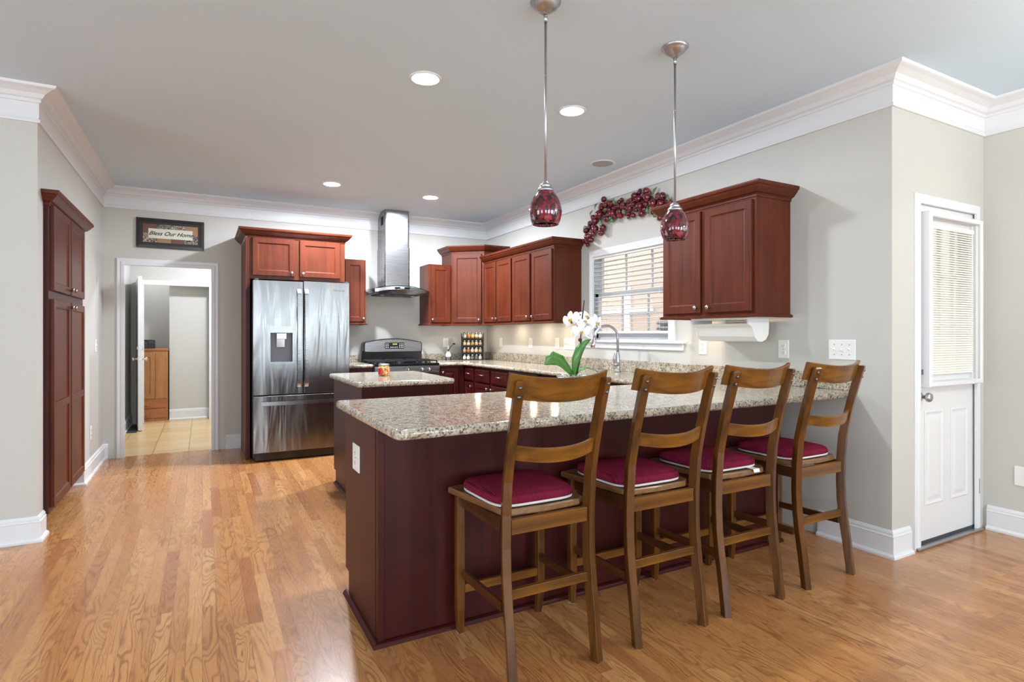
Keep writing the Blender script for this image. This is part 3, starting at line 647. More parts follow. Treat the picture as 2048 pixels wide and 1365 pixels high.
C = thing('granite_worktop', 'granite top of the small kitchen island', 'countertop', (1.32, 4.5, ZC0))
obj('top', slab(rounded([(0.945, 3.985), (1.685, 3.985), (1.72, 5.03), (0.945, 5.03)], [0.05]*4), ZC0, ZC1, 0.012), 'granite', C)

# ---------------------------------------------------------------- fridge
F = thing('refrigerator', 'stainless steel french door refrigerator with water dispenser', 'fridge', (0.888, 6.45, 0))
fx0, fx1, ff = 0.430, 1.347, 6.03
obj('cabinet_body', MB().box(fx0+0.004, fx1-0.004, 6.115, 6.93, 0.03, 1.775, 0.004), 'darkgrey', F)
obj('kick_grille', MB().box(fx0+0.02, fx1-0.02, 6.06, 6.115, 0.012, 0.085, 0.003), 'black', F)
xm = 0.889
# left door with dispenser recess: build as frame around cavity
cx_0, cx_1, cz_0, cz_1 = 0.58, 0.792, 0.965, 1.263
b = MB()
for (a, c, d, e) in ((fx0, cx_0, 0.658, 1.776), (cx_1, xm-0.004, 0.658, 1.776), (cx_0, cx_1, 0.658, cz_0), (cx_0, cx_1, cz_1, 1.776)):
    b.box(a, c, ff, 6.11, d, e)
b.box(cx_0, cx_1, ff+0.06, 6.11, cz_0, cz_1)
ld = obj('door', b, 'steel', F)
obj('dispenser_recess', MB().box(cx_0+0.001, cx_1-0.001, ff+0.055, ff+0.0595, cz_0+0.015, cz_1-0.001).box(cx_0+0.001, cx_0+0.004, ff+0.004, ff+0.0595, cz_0+0.015, cz_1-0.001).box(cx_1-0.004, cx_1-0.001, ff+0.004, ff+0.0595, cz_0+0.015, cz_1-0.001), mat('dispenser_grey', (112, 113, 116), 0.4), ld)
b = MB().sweep([(cx_0, ff, cz_0), (cx_0, ff, cz_1+0.06), (cx_1, ff, cz_1+0.06), (cx_1, ff, cz_0), (cx_0, ff, cz_0)], (0, -1, 0), [(-0.004, 0), (-0.004, 0.004), (0.004, 0.004), (0.004, 0)], side=1)
b.box(cx_0, cx_1, ff-0.003, ff+0.01, cz_1, cz_1+0.06, 0.002).box(cx_0+0.003, cx_1-0.003, ff-0.004, ff+0.05, cz_0, cz_0+0.014, 0.003)
disp = obj('dispenser', b, 'steel_hood', ld)
b = MB().box(0.640, 0.735, ff+0.004, ff+0.055, 1.20, 1.262, 0.004); obj('spout', b, 'nickel', disp)
b = MB().box(0.643, 0.722, ff+0.03, ff+0.042, 1.12, 1.205, 0.004); obj('paddle', b, 'chrome', disp)
rd = obj('door', MB().box(xm+0.004, fx1, ff, 6.11, 0.658, 1.783, 0.004), 'steel', F)
fd = obj('freezer_drawer', MB().box(fx0, fx1, ff, 6.11, 0.09, 0.645, 0.004), 'steel', F)
for x, d in ((0.848, ld), (0.918, rd)):
    pts_ = [(x, ff-0.012, 1.70), (x, ff-0.035, 1.66)] + [(x, ff-0.04-0.012*math.sin(math.pi*i/8), 1.64-i*0.86/8) for i in range(9)] + [(x, ff-0.035, 0.76), (x, ff-0.012, 0.725)]
    b = MB(); rs = []
    for p in pts_: rs.append([(p[0]-0.017, p[1]-0.008, p[2]), (p[0]+0.017, p[1]-0.008, p[2]), (p[0]+0.017, p[1]+0.008, p[2]), (p[0]-0.017, p[1]+0.008, p[2])])
    b.rings(rs, smooth=False).box(x-0.014, x+0.014, ff-0.02, ff, 1.66, 1.695).box(x-0.014, x+0.014, ff-0.02, ff, 0.73, 0.765); obj('handle', b, 'steel_hood', d)
b = MB(); rs = []
for i in range(11):
    x = 0.495+i*0.785/10; y = ff-0.04-0.014*math.sin(math.pi*i/10); rs.append([(x, y-0.008, 0.556), (x, y-0.008, 0.592), (x, y+0.008, 0.592), (x, y+0.008, 0.556)])
b.rings(rs, smooth=False).box(0.51, 0.54, ff-0.04, ff, 0.56, 0.588).box(1.235, 1.265, ff-0.04, ff, 0.56, 0.588); obj('handle', b, 'steel_hood', fd)
def lettering(txt, size, mtx, m, parent, shear=0.35, name='lettering', ext=0.0006, off=0.0):
    cu = bpy.data.curves.new('t', 'FONT'); cu.body = txt; cu.size = size; cu.shear = shear; cu.extrude = ext; cu.align_x = 'CENTER'; cu.align_y = 'CENTER'; cu.offset = off
    t = bpy.data.objects.new('t', cu); COL.objects.link(t); bpy.context.view_layer.update()
    me = bpy.data.meshes.new_from_object(t.evaluated_get(bpy.context.evaluated_depsgraph_get())); bpy.data.objects.remove(t)
    b = MB(); b.M = mtx; b.add([v.co.copy() for v in me.vertices], [list(p.vertices) for p in me.polygons]); bpy.data.meshes.remove(me)
    return obj(name, b, m, parent, False)
def facing(x, y, z, rz=0): return Matrix.Translation((x, y, z)) @ Matrix.Rotation(rz, 4, 'Z') @ Matrix.Rotation(R(90), 4, 'X')
lettering('Whirlpool', 0.028, facing(1.235, ff-0.0012, 1.70), 'pewter', rd, 0.4, 'logo_lettering')
obj('logo_ring', MB().sweep([(1.235+0.022*math.cos(a*0.6), ff, 1.69+0.016*math.sin(a*0.6)) for a in range(9)], (0, -1, 0), [(-0.0008, 0), (-0.0008, 0.001), (0.0008, 0.001), (0.0008, 0)]), 'pewter', rd)
for x in (fx0+0.06, fx1-0.06): obj('foot', MB().lathe([(0.018, 0.0), (0.018, 0.03)], (x, 6.10, 0.0), 14, cap0=True, cap1=True), 'pewter', F)
for x in (fx0+0.012, fx1-0.045): obj('hinge_cover', MB().box(x, x+0.035, 6.04, 6.12, 1.776, 1.795, 0.004), 'darkgrey', F)

# ---------------------------------------------------------------- range
S = thing('gas_range', 'stainless gas stove with black backguard and five burners', 'stove', (2.06, 6.6, 0))
rx0, rx1 = 1.672, 2.442
obj('body', MB().box(rx0, rx1, 6.31, 6.94, 0.03, 0.895, 0.003), 'darkgrey', S)
od = obj('oven_door', MB().box(rx0+0.004, rx1-0.004, 6.265, 6.31, 0.2, 0.79, 0.006), 'steel_hood', S)
obj('oven_window', MB().box(rx0+0.14, rx1-0.14, 6.261, 6.27, 0.36, 0.66, 0.003), 'black', od)
obj('handle', MB().tube([(rx0+0.06, 6.225, 0.755), (rx1-0.06, 6.225, 0.755)], 0.012, 12).box(rx0+0.08, rx0+0.1, 6.225, 6.27, 0.748, 0.762).box(rx1-0.1, rx1-0.08, 6.225, 6.27, 0.748, 0.762), 'steel_hood', od)
obj('bottom_drawer', MB().box(rx0+0.004, rx1-0.004, 6.27, 6.31, 0.04, 0.19, 0.006), 'steel_hood', S)
obj('feet', MB().box(rx0+0.03, rx0+0.06, 6.35, 6.38, 0, 0.03).box(rx1-0.06, rx1-0.03, 6.35, 6.38, 0, 0.03), 'black', S)
cp = obj('control_panel', MB().box(rx0+0.002, rx1-0.002, 6.258, 6.33, 0.80, 0.888, 0.006), 'steel_hood', S)
for x in (1.742, 1.80, 1.90, 2.06, 2.225, 2.312):
    if x == 1.90: continue
    obj('knob', MB().lathe([(0, 0), (0.024, 0), (0.024, 0.006), (0.019, 0.009), (0.017, 0.03), (0.0, 0.033)], (x, 6.258, 0.845), 18, '-Y').box(x-0.004, x+0.004, 6.218, 6.228, 0.83, 0.862, 0.001), 'chrome', cp)
obj('cooktop', MB().box(rx0+0.002, rx1-0.002, 6.27, 6.86, 0.888, 0.915, 0.008), 'black', S)
for gx in (1.80, 2.057, 2.314):
    b = MB(); w2 = 0.115
    for y in (6.33, 6.57, 6.81): b.box(gx-w2, gx+w2, y-0.006, y+0.006, 0.935, 0.948, 0.002)
    for x in (gx-w2, gx, gx+w2): b.box(x-0.006, x+0.006, 6.33, 6.81, 0.934, 0.947, 0.002)
    for x in (gx-w2, gx+w2):
        for y in (6.335, 6.57, 6.805): b.box(x-0.006, x+0.006, y-0.006, y+0.006, 0.914, 0.94)
    for y in (6.45, 6.69): b.box(gx-0.06, gx+0.06, y-0.004, y+0.004, 0.938, 0.948)
    obj('burner_grate', b, 'iron', S)
for x, y in ((1.80, 6.45), (1.80, 6.69), (2.057, 6.57), (2.314, 6.45), (2.314, 6.69)):
    obj('burner', MB().lathe([(0.045, 0.0), (0.045, 0.008), (0.035, 0.012), (0.03, 0.018), (0.0, 0.019)], (x, y, 0.914), 20), 'iron', S)
obj('lower_backguard', MB().box(rx0+0.012, rx1-0.012, 6.855, 6.93, 0.90, 1.045, 0.006), 'black', S)
arc = [(rx0+0.018, 1.135)]+[(rx0+0.03+(rx1-rx0-0.06)*i/12, 1.155+0.045*math.sin(math.pi*i/12)) for i in range(13)]+[(rx1-0.018, 1.135), (rx1-0.016, 1.05), (rx1-0.03, 1.03), (rx0+0.03, 1.03), (rx0+0.016, 1.05)]
b = MB().rings([[(x, 6.835, z) for x, z in arc], [(x, 6.93, z) for x, z in arc]], smooth=False); bg = obj('backguard', b, 'black', S)
ctr = (sum(p[0] for p in arc)/len(arc), 1.105)
arc2 = [(ctr[0]+(x-ctr[0])*0.965, ctr[1]+(z-ctr[1])*0.90) for x, z in arc]; arc3 = [(ctr[0]+(x-ctr[0])*0.955, ctr[1]+(z-ctr[1])*0.87) for x, z in arc]
obj('steel_fascia', MB().rings([[(x, 6.84, z) for x, z in arc2], [(x, 6.826, z) for x, z in arc2], [(x, 6.822, z) for x, z in arc3]], smooth=False), 'steel_hood', bg)
pn = obj('display_panel', MB().box(1.948, 2.188, 6.817, 6.828, 1.075, 1.148, 0.003), 'black', bg)
obj('clock_digits', MB().box(2.045, 2.058, 6.8155, 6.818, 1.122, 1.136).box(2.064, 2.077, 6.8155, 6.818, 1.122, 1.136).box(2.083, 2.096, 6.8155, 6.818, 1.122, 1.136), 'green_led', pn)
b = MB()
for x in (1.962, 1.985, 2.13, 2.152, 2.172):
    for z in (1.09, 1.11, 1.13): b.box(x-0.006, x+0.006, 6.8155, 6.818, z-0.003, z+0.003)
for x in (2.02, 2.04, 2.06, 2.08, 2.1): b.box(x-0.005, x+0.005, 6.8155, 6.818, 1.088, 1.094)
obj('button_marks', b, 'plastic', pn)

# ---------------------------------------------------------------- hood
HD = thing('range_hood', 'stainless chimney range hood with curved glass canopy above the stove', 'range hood', (2.05, 6.75, 1.73))
hy = 6.62
def uprism(x0, x1, yf_, z0, z1, r=0.02):
    pr = [(x0, YB-0.002)]+[(x0+r-r*math.cos(a), yf_+r-r*math.sin(a)) for a in [math.pi/2*i/4 for i in range(5)]]+[(x1-r+r*math.sin(a), yf_+r-r*math.cos(a)) for a in [math.pi/2*i/4 for i in range(5)]]+[(x1, YB-0.002)]
    return MB().prism(pr, z0, z1)
b = uprism(1.896, 2.192, hy+0.006, 2.28, H-0.002); up = obj('chimney_upper', b, 'steel_hood', HD)
obj('vent_slot', MB().box(1.893, 1.897, 6.72, 6.80, 2.56, 2.66), 'dark', up)
obj('chimney_lower', uprism(1.890, 2.198, hy, 1.80, 2.29), 'steel_hood', HD)
# canopy arch
def arch(x0, x1, yf_, yb_, zc, rise, th, n_=20):
    rs = []
    for i in range(n_+1):
        t = i/n_; x = x0+(x1-x0)*t; z = zc+rise*(1-(2*t-1)**2); yy = yf_+0.10*(abs(2*t-1)**2.5)
        rs.append([(x, yy, z), (x, yy, z+th), (x, yb_, z+th), (x, yb_, z)])
    return MB().rings(rs, smooth=False)
obj('glass_canopy', arch(1.655, 2.44, 6.495, YB-0.02, 1.755, 0.065, 0.006), 'canopy', HD)
rs = []
for i in range(17):
    t = i/16; x = 1.745+(2.355-1.745)*t; z = 1.775+0.035*(1-(2*t-1)**2); y = 6.468+0.04*(abs(2*t-1)**2)
    k = 0.02 if i in (0, 16) else 0.0
    rs.append([(x, y, z-0.035), (x, y+0.01, z), (x, YB-0.03, z), (x, YB-0.03, 1.722), (x, y+0.05, 1.722)])
hb = obj('hood_body', MB().rings(rs, smooth=False), 'steel_hood', HD)
obj('grease_filter', MB().box(1.80, 2.30, 6.58, 6.90, 1.712, 1.722), 'darkgrey', HD)
for x in (1.87, 2.24): obj('hood_lamp', MB().lathe([(0.0, 0.0), (0.02, 0.0), (0.022, 0.006)], (x, 6.66, 1.707), 16), 'plastic', HD)
b = MB().box(1.965, 2.145, 6.464, 6.475, 1.784, 1.801, 0.001); cpn = obj('control_strip', b, 'black', HD)
obj('hood_display', MB().box(2.03, 2.075, 6.462, 6.465, 1.787, 1.798), 'white_led', cpn)

# ---------------------------------------------------------------- stools
def bar(b, p0, p1, w0, d0, w1=None, d1=None, bev=True):
    """rectangular bar between two points; w along x, d along the other horizontal/vertical axis"""
    p0, p1 = Vector(p0), Vector(p1); w1 = w1 or w0; d1 = d1 or d0
    d = (p1-p0).normalized()
    u = Vector((1, 0, 0)) if abs(d.x) < 0.7 else Vector((0, 1, 0)); u = (u-d*u.dot(d)).normalized(); v = d.cross(u)
    rs = []
    c = 0.12
    for p, ww, dd in ((p0, w0, d0), (p1, w1, d1)):
        a, e = ww/2, dd/2; k = min(a, e)*c*2
        rs.append([p+u*x+v*y for x, y in ((a-k, e), (a, e-k), (a, -e+k), (a-k, -e), (-a+k, -e), (-a, -e+k), (-a, e-k), (-a+k, e))])
    b.rings(rs, smooth=False)
SG = 'counter stools at the peninsula'
def make_stool():
    T = thing('counter_stool', 's', 'stool', (0, 0, 0), SG)   # local: back posts at y=0 plane rear edge 1.745 -> y=0 ; width .38
    back = [(0.0, 0.0), (0.006, 0.05), (0.02, 0.17), (0.037, 0.28), (0.048, 0.38), (0.052, 0.48), (0.05, 0.60), (0.040, 0.72), (0.020, 0.82), (-0.002, 0.91), (-0.030, 1.01), (-0.052, 1.083)]
    for x in (0.0, 0.366):
        rs = []; cxp = x+0.0175; sgn = -1 if x < 0.1 else 1; ph = R(18)*sgn; PWD = 0.0165
        def cr(dx, dy, y, dep): # corner rotated about the post centre
            yc = y+dep/2; return (cxp+dx*math.cos(ph)-dy*math.sin(ph), yc+dx*math.sin(ph)+dy*math.cos(ph))
        for i, (y, z) in enumerate(back):
            dep = 0.036 if z < 0.1 else 0.039 if z < 0.75 else 0.036
            if i == len(back)-1:
                q_ = [cr(a_*PWD, c_*dep/2, y, dep) for a_, c_ in ((-1, -1), (1, -1), (1, 1), (-1, 1))]
                rs.append([(p[0], p[1], z) for p in q_])
                q_ = [cr(a_*(PWD-0.004), c_*(dep/2-0.003), y, dep) for a_, c_ in ((-1, -1), (1, -1), (1, 1), (-1, 1))]
                rs.append([(p[0], p[1], z+0.007) for p in q_])
            else: rs.append([(*cr(a_*PWD*k1, c_*dep/2*k2, y, dep), z) for a_, c_, k1, k2 in ((-1, -1, 0.9, 1), (1, -1, 0.9, 1), (1, -1, 1, 0.9), (1, 1, 1, 0.9), (1, 1, 0.9, 1), (-1, 1, 0.9, 1), (-1, 1, 1, 0.9), (-1, -1, 1, 0.9))])
            if i == len(back)-1: rs = rs[:-2]+[[rs[-2][j] for j in (0, 1, 1, 2, 2, 3, 3, 0)], [rs[-1][j] for j in (0, 1, 1, 2, 2, 3, 3, 0)]]
        lg = obj('back_leg', MB().rings(rs, smooth=False), 'stool', T)
        obj('foot_pad', MB().box(x+0.005, x+0.030, 0.004, 0.032, 0.0, 0.003), 'rubber', lg)
        for z, y in ((1.066, -0.047), (1.033, -0.0375)):
            bb = MB(); bb.M = Matrix.Translation((cxp, y+0.018, z)) @ Matrix.Rotation(ph, 4, 'Z'); bb.lathe([(0.0075, 0.0), (0.007, 0.003), (0.004, 0.006), (0.0, 0.007)], (0, -0.018, 0), 12, '-Y'); obj('bolt', bb, 'pewter', lg)
    for x in (-0.014, 0.377):
        b = MB(); bar(b, (x+0.0175, 0.455, 0.583), (x+0.0175, 0.455, 0.10), 0.036, 0.036); bar(b, (x+0.0175, 0.455, 0.10), (x+0.0175 + (0.004 if x < 0 else -0.004), 0.462, 0.0), 0.034, 0.034, 0.026, 0.026)
        lg = obj('front_leg', b, 'stool', T); obj('foot_pad', MB().box(x+0.006, x+0.03, 0.452, 0.474, 0.0, 0.005), 'rubber', lg)
    def crail(nm, y_end, sag, x0, x1, z0, z1, th, lean, rnd=0):
        rs = []; N_ = 14
        for i in range(N_+1):
            t = i/N_; x = x0+(x1-x0)*t; y = y_end-sag*(1-(2*t-1)**2); dz = -0.42*sag*(1-(2*t-1)**2)
            rs.append([(x, y, z0+dz), (x, y-lean, z1-0.004+dz), (x, y-lean+0.004, z1+dz), (x, y-lean+th-0.004, z1+dz), (x, y-lean+th, z1-0.004+dz), (x, y+th, z0+dz)])
        b = MB().rings(rs, smooth=False)
        return obj(nm, b, 'stool_h', T)
    crail('top_rail', 0.008, 0.050, -0.006, 0.408, 1.028, 1.116, 0.022, 0.026)
    crail('lower_rail', 0.03, 0.038, 0.03, 0.372, 0.802, 0.856, 0.018, 0.012)
    # seat frame
    obj('back_apron', MB().box(0.034, 0.367, 0.056, 0.078, 0.526, 0.581, 0.002), 'stool_h', T); obj('front_apron', MB().box(0.02, 0.378, 0.455, 0.475, 0.53, 0.583, 0.002), 'stool_h', T)
    for x in (0.0125, 0.3885): b = MB(); bar(b, (x, 0.09, 0.556), (x, 0.44, 0.556), 0.018, 0.05); obj('side_apron', b, 'stool_y', T)
    # seat: shaped board with scooped top
    N_ = 12; vs = []; 
    def outline(s_):
        pts2 = []
        cor = [(-0.036, 0.49), (0.018, 0.115), (0.05, 0.088), (0.20, 0.078), (0.351, 0.088), (0.384, 0.115), (0.436, 0.49), (0.38, 0.503), (0.20, 0.508), (0.02, 0.503)]
        cxm, cym = 0.20, 0.29
        return [(cxm+(x-cxm)*s_, cym+(y-cym)*s_) for x, y in cor]
    b = MB(); o1 = outline(0.985); o2 = outline(1.0); o4 = outline(0.985); o5 = outline(0.75)
    b.rings([[(x, y, 0.583) for x, y in o1], [(x, y, 0.587) for x, y in o2], [(x, y, 0.603) for x, y in o2], [(x, y, 0.608) for x, y in o4], [(x, y, 0.603) for x, y in o5]], smooth=False)
    obj('seat', b, 'stool_seat', T)
    b = MB(); bar(b, (0.034, 0.062, 0.312), (0.367, 0.062, 0.312), 0.02, 0.036); obj('back_rung', b, 'stool_h', T)
    b = MB(); bar(b, (0.018, 0.455, 0.185), (0.382, 0.455, 0.185), 0.02, 0.036); obj('foot_rest', b, 'stool_h', T)
    for x in (0.0125, 0.3885): b = MB(); bar(b, (x, 0.085, 0.262), (x, 0.44, 0.252), 0.018, 0.034); obj('side_rung', b, 'stool_y', T)
    return T
ST = make_stool()
def make_cushion():
    K = thing('seat_cushion', 'c', 'cushion', (0, 0, 0), 'seat cushions on the counter stools')
    def outl(s_, z, bulge=0):
        pts2 = []; cxm, cym = 0.19, 0.275; hw0, hw1, hl = 0.178, 0.192, 0.178
        for i in range(40):
            a = 2*math.pi*i/40; c_, s__ = math.cos(a), math.sin(a); e = 0.38
            X_ = math.copysign(abs(c_)**e, c_); Y_ = math.copysign(abs(s__)**e, s__); hw = hw0+(hw1-hw0)*(Y_+1)/2
            pts2.append((cxm+X_*hw*s_, cym+Y_*hl*s_, z+0.002*math.sin(3*a+1)*bulge))
        return pts2
    b = MB().rings([outl(0.96, 0.609), outl(0.995, 0.612), outl(0.995, 0.618), outl(0.97, 0.621)], smooth=True); obj('underside', b, 'piping', K)
    b = MB().rings([outl(0.98, 0.620), outl(1.0, 0.624, 1), outl(1.005, 0.634, 1), outl(0.98, 0.645, 1), outl(0.945, 0.650, 1), outl(0.925, 0.649, 1), outl(0.9, 0.654), outl(0.7, 0.661), outl(0.3, 0.663)], smooth=True); obj('cover', b, 'cushion', K)
    return K
KU = make_cushion()
stools = [(0.943, 1.745, 'counter stool nearest the camera at the left end of the peninsula', 'burgundy ribbed seat cushion on the leftmost counter stool', 0, (-0.008, 0)),
          (1.510, 1.745, 'second counter stool from the left, in front of the orchid side of the peninsula', 'burgundy cushion on the second stool from the left', 0, (-0.005, 0.0)),
          (2.022, 1.748, 'third counter stool from the left with a tagged cushion', 'burgundy cushion with a white tag, third stool from the left', 0, (0, 0.012)),
          (2.589, 1.752, 'rightmost counter stool standing close to the wall corner', 'burgundy cushion on the rightmost stool by the wall', 0, (0.0, 0.0))]
for i, (x, y, l1, l2, rz, off) in enumerate(stools):
    t = ST if i == 0 else dup(ST); t.location = (x, y, 0); t['label'] = l1
    c = KU if i == 0 else dup(KU); c.location = (x+off[0], y+off[1], 0.0005); c['label'] = l2
    if i == 2: cu3 = c
cu3_loc = cu3.location.copy(); b = MB().box(cu3_loc.x+0.262, cu3_loc.x+0.302, cu3_loc.y+0.062, cu3_loc.y+0.105, 0.611, 0.613)
b.add([(cu3_loc.x+0.262, cu3_loc.y+0.062, 0.613), (cu3_loc.x+0.302, cu3_loc.y+0.062, 0.613), (cu3_loc.x+0.304, cu3_loc.y+0.058, 0.597), (cu3_loc.x+0.264, cu3_loc.y+0.058, 0.597), (cu3_loc.x+0.262, cu3_loc.y+0.06, 0.613), (cu3_loc.x+0.302, cu3_loc.y+0.06, 0.613), (cu3_loc.x+0.304, cu3_loc.y+0.056, 0.597), (cu3_loc.x+0.264, cu3_loc.y+0.056, 0.597)], [[0, 1, 2, 3], [7, 6, 5, 4], [0, 4, 5, 1], [1, 5, 6, 2], [2, 6, 7, 3], [3, 7, 4, 0]])
obj('care_tag', b, 'plastic', cu3)

# ---------------------------------------------------------------- ceiling things
def downlight(x, y, label, lens='lens'):
    T = thing('recessed_light', label, 'ceiling light', (x, y, H), 'round recessed ceiling lights')
    obj('trim_ring', MB().lathe([(0.068, -0.001), (0.07, -0.006), (0.086, -0.007), (0.092, -0.004), (0.093, 0.0)], (x, y, H), 36), 'trim', T)
    obj('lens', MB().lathe([(0.0, -0.003), (0.068, -0.003), (0.069, -0.001)], (x, y, H), 36), lens, T)
downlight(1.132, 3.133, 'recessed ceiling light nearest the camera, left of the first pendant')
downlight(2.148, 3.124, 'recessed ceiling light between the two pendant rods')
downlight(1.119, 5.771, 'recessed ceiling light above the fridge, far left one', 'lens_back')
downlight(2.164, 5.83, 'recessed ceiling light in front of the range hood', 'lens_back')
T = thing('ceiling_speaker', 'round flush ceiling speaker with white grille near the crown moulding', 'speaker', (3.044, 3.963, H))
obj('rim', MB().lathe([(0.09, -0.004), (0.104, -0.006), (0.108, 0.0)], (3.044, 3.963, H), 36), 'trim', T)
obj('grille', MB().lathe([(0.0, -0.005), (0.09, -0.004)], (3.044, 3.963, H), 36), mat('speaker_mesh', (168, 168, 170), 0.7), T)
def pendant(x, y, label):
    T = thing('pendant_lamp', label, 'pendant lamp', (x, y, H), 'pendant lamps over the peninsula')
    obj('canopy', MB().lathe([(0.068, 0.0), (0.068, -0.006), (0.062, -0.012), (0.055, -0.02), (0.052, -0.026), (0.036, -0.038), (0.022, -0.046), (0.016, -0.054), (0.0, -0.055)], (x, y, H), 32), 'nickel', T)
    obj('rod', MB().tube([(x, y, H-0.05), (x, y, H-0.09)], 0.0085, 12).tube([(x, y, H-0.08), (x, y, 1.92)], 0.0055, 12).tube([(x, y, 2.4), (x, y, 2.404)], 0.0068, 12), 'nickel', T)
    obj('socket_cap', MB().lathe([(0.0, 1.93), (0.008, 1.93), (0.014, 1.924), (0.024, 1.916), (0.026, 1.908), (0.023, 1.906), (0.034, 1.899), (0.038, 1.888), (0.036, 1.886), (0.0, 1.886)], (x, y, 0), 28), 'nickel', T)
    obj('glass_shade', MB().lathe([(0.034, 1.888), (0.044, 1.876), (0.058, 1.855), (0.068, 1.83), (0.073, 1.805), (0.0725, 1.785), (0.067, 1.76), (0.058, 1.738), (0.056, 1.738), (0.065, 1.76), (0.070, 1.785), (0.0705, 1.805), (0.066, 1.83), (0.056, 1.853), (0.032, 1.884)], (x, y, 0), 36), 'pendant', T)
    obj('bulb', MB().lathe([(0.012, 1.886), (0.014, 1.86), (0.024, 1.835), (0.024, 1.82), (0.014, 1.80), (0.0, 1.796)], (x, y, 0), 18), 'pot', T)
pendant(1.343, 2.16, 'left pendant lamp, longer looking rod, darker mottled red glass shade')
pendant(2.139, 2.18, 'right pendant lamp hanging in front of the right wall cabinet')
# dining chandelier out of view on the right
T = thing('dining_chandelier', 'dining room chandelier outside the right edge', 'chandelier', (3.35, 0.1, H))
cxx, cyy = 3.35, 0.1
obj('canopy', MB().lathe([(0.07, 0), (0.06, -0.03), (0, -0.04)], (cxx, cyy, H), 24), 'nickel', T)
obj('rod', MB().tube([(cxx, cyy, H-0.03), (cxx, cyy, 2.05)], 0.008, 10), 'nickel', T)
for i in range(5):
    a = 2*math.pi*i/5; e = (cxx+0.25*math.cos(a), cyy+0.25*math.sin(a))
    obj('arm', MB().tube([(cxx, cyy, 2.05), ((cxx+e[0])/2, (cyy+e[1])/2, 1.98), (e[0], e[1], 2.02)], 0.007, 8), 'nickel', T)
    obj('shade', MB().ball((e[0], e[1], 2.08), 0.06), 'globe', T)

# ---------------------------------------------------------------- wall plates
def plate(kind, label, x, y, z, rz, w_=0.078, h_=0.12, gangs=1):
    """rz: 0 faces -y ; -90deg faces -x ; +90 faces +x"""
    nm, ct = {'outlet': ('wall_outlet', 'outlet'), 'switch': ('light_switch', 'switch')}[kind]
    T = thing(nm, label, ct, (x, y, z)); Mx = Matrix.Translation((x, y, z)) @ Matrix.Rotation(rz, 4, 'Z')
    b = MB(); b.M = Mx; b.box(-w_/2, w_/2, -0.0065, 0, -h_/2, h_/2, 0.003); obj('cover_plate', b, 'plastic', T)
    if kind == 'outlet':
        for dz in (0.022, -0.022):
            b = MB(); b.M = Mx; b.box(-0.016, 0.016, -0.009, -0.0055, dz-0.013, dz+0.013, 0.004); s = obj('socket', b, 'plastic', T)
            b = MB(); b.M = Mx; b.box(-0.007, -0.005, -0.0096, -0.0088, dz-0.002, dz+0.006).box(0.005, 0.007, -0.0096, -0.0088, dz-0.002, dz+0.006).box(-0.002, 0.002, -0.0096, -0.0088, dz-0.009, dz-0.005); obj('slots', b, 'slot', s)
    else:
        for g in range(gangs):
            gx_ = (g-(gangs-1)/2)*0.046
            b = MB(); b.M = Mx; b.box(gx_-0.006, gx_+0.006, -0.008, -0.0055, -0.013, 0.013, 0.001); s = obj('toggle_frame', b, 'plastic', T)
            b = MB(); b.M = Mx @ Matrix.Translation((gx_, -0.006, 0)) @ Matrix.Rotation(R(28 if g % 2 else -28), 4, 'X'); b.box(-0.004, 0.004, -0.014, 0.0, -0.004, 0.005, 0.001); obj('toggle', b, 'plastic', s)
    b = MB(); b.M = Mx
    for dz in ((0,) if kind == 'outlet' else (0.03, -0.03)):
        for g in range(gangs): b.lathe([(0.003, 0.0), (0.0028, 0.001), (0.0, 0.0012)], ((g-(gangs-1)/2)*0.046, -0.0065, dz), 8, '-Y')
    obj('screw', b, 'pewter', T)
    return T
RW = R(-90)
plate('outlet', 'white outlet below the paper towel holder on the window wall', XR, 3.152, 1.154, RW)
plate('outlet', 'white outlet on the window wall right of the paper towel holder', XR, 2.458, 1.152, RW)
plate('switch', 'triple white light switch behind the rightmost stool', XR, 2.066, 1.157, RW, 0.165, 0.12, 3)
plate('outlet', 'small wall plate beside the spice rack on window wall', XR, 6.525, 1.145, RW)
plate('outlet', 'middle outlet under the wall cabinets left of the sink', XR, 5.768, 1.147, RW)
plate('outlet', 'outlet next to the four gang switch left of the sink', XR, 5.198, 1.150, RW)
plate('switch', 'wide four gang switch plate left of the sink window', XR, 4.962, 1.150, RW, 0.21, 0.12, 4)
plate('outlet', 'white outlet on the back wall above the small figurine', 2.79, YB, 1.142, 0)
plate('outlet', 'white outlet on the brown end panel of the peninsula', PX-0.006, 2.60, 0.692, RW, 0.12, 0.12)
plate('switch', 'single light switch on the left wall near the doorway', XL, 6.50, 1.143, R(90))
plate('outlet', 'low outlet on left wall between pantry and doorway', XL, 6.235, 0.375, R(90))
plate('outlet', 'outlet at the right picture edge on the far right wall', XA, 1.565, 0.372, RW, 0.12, 0.12)

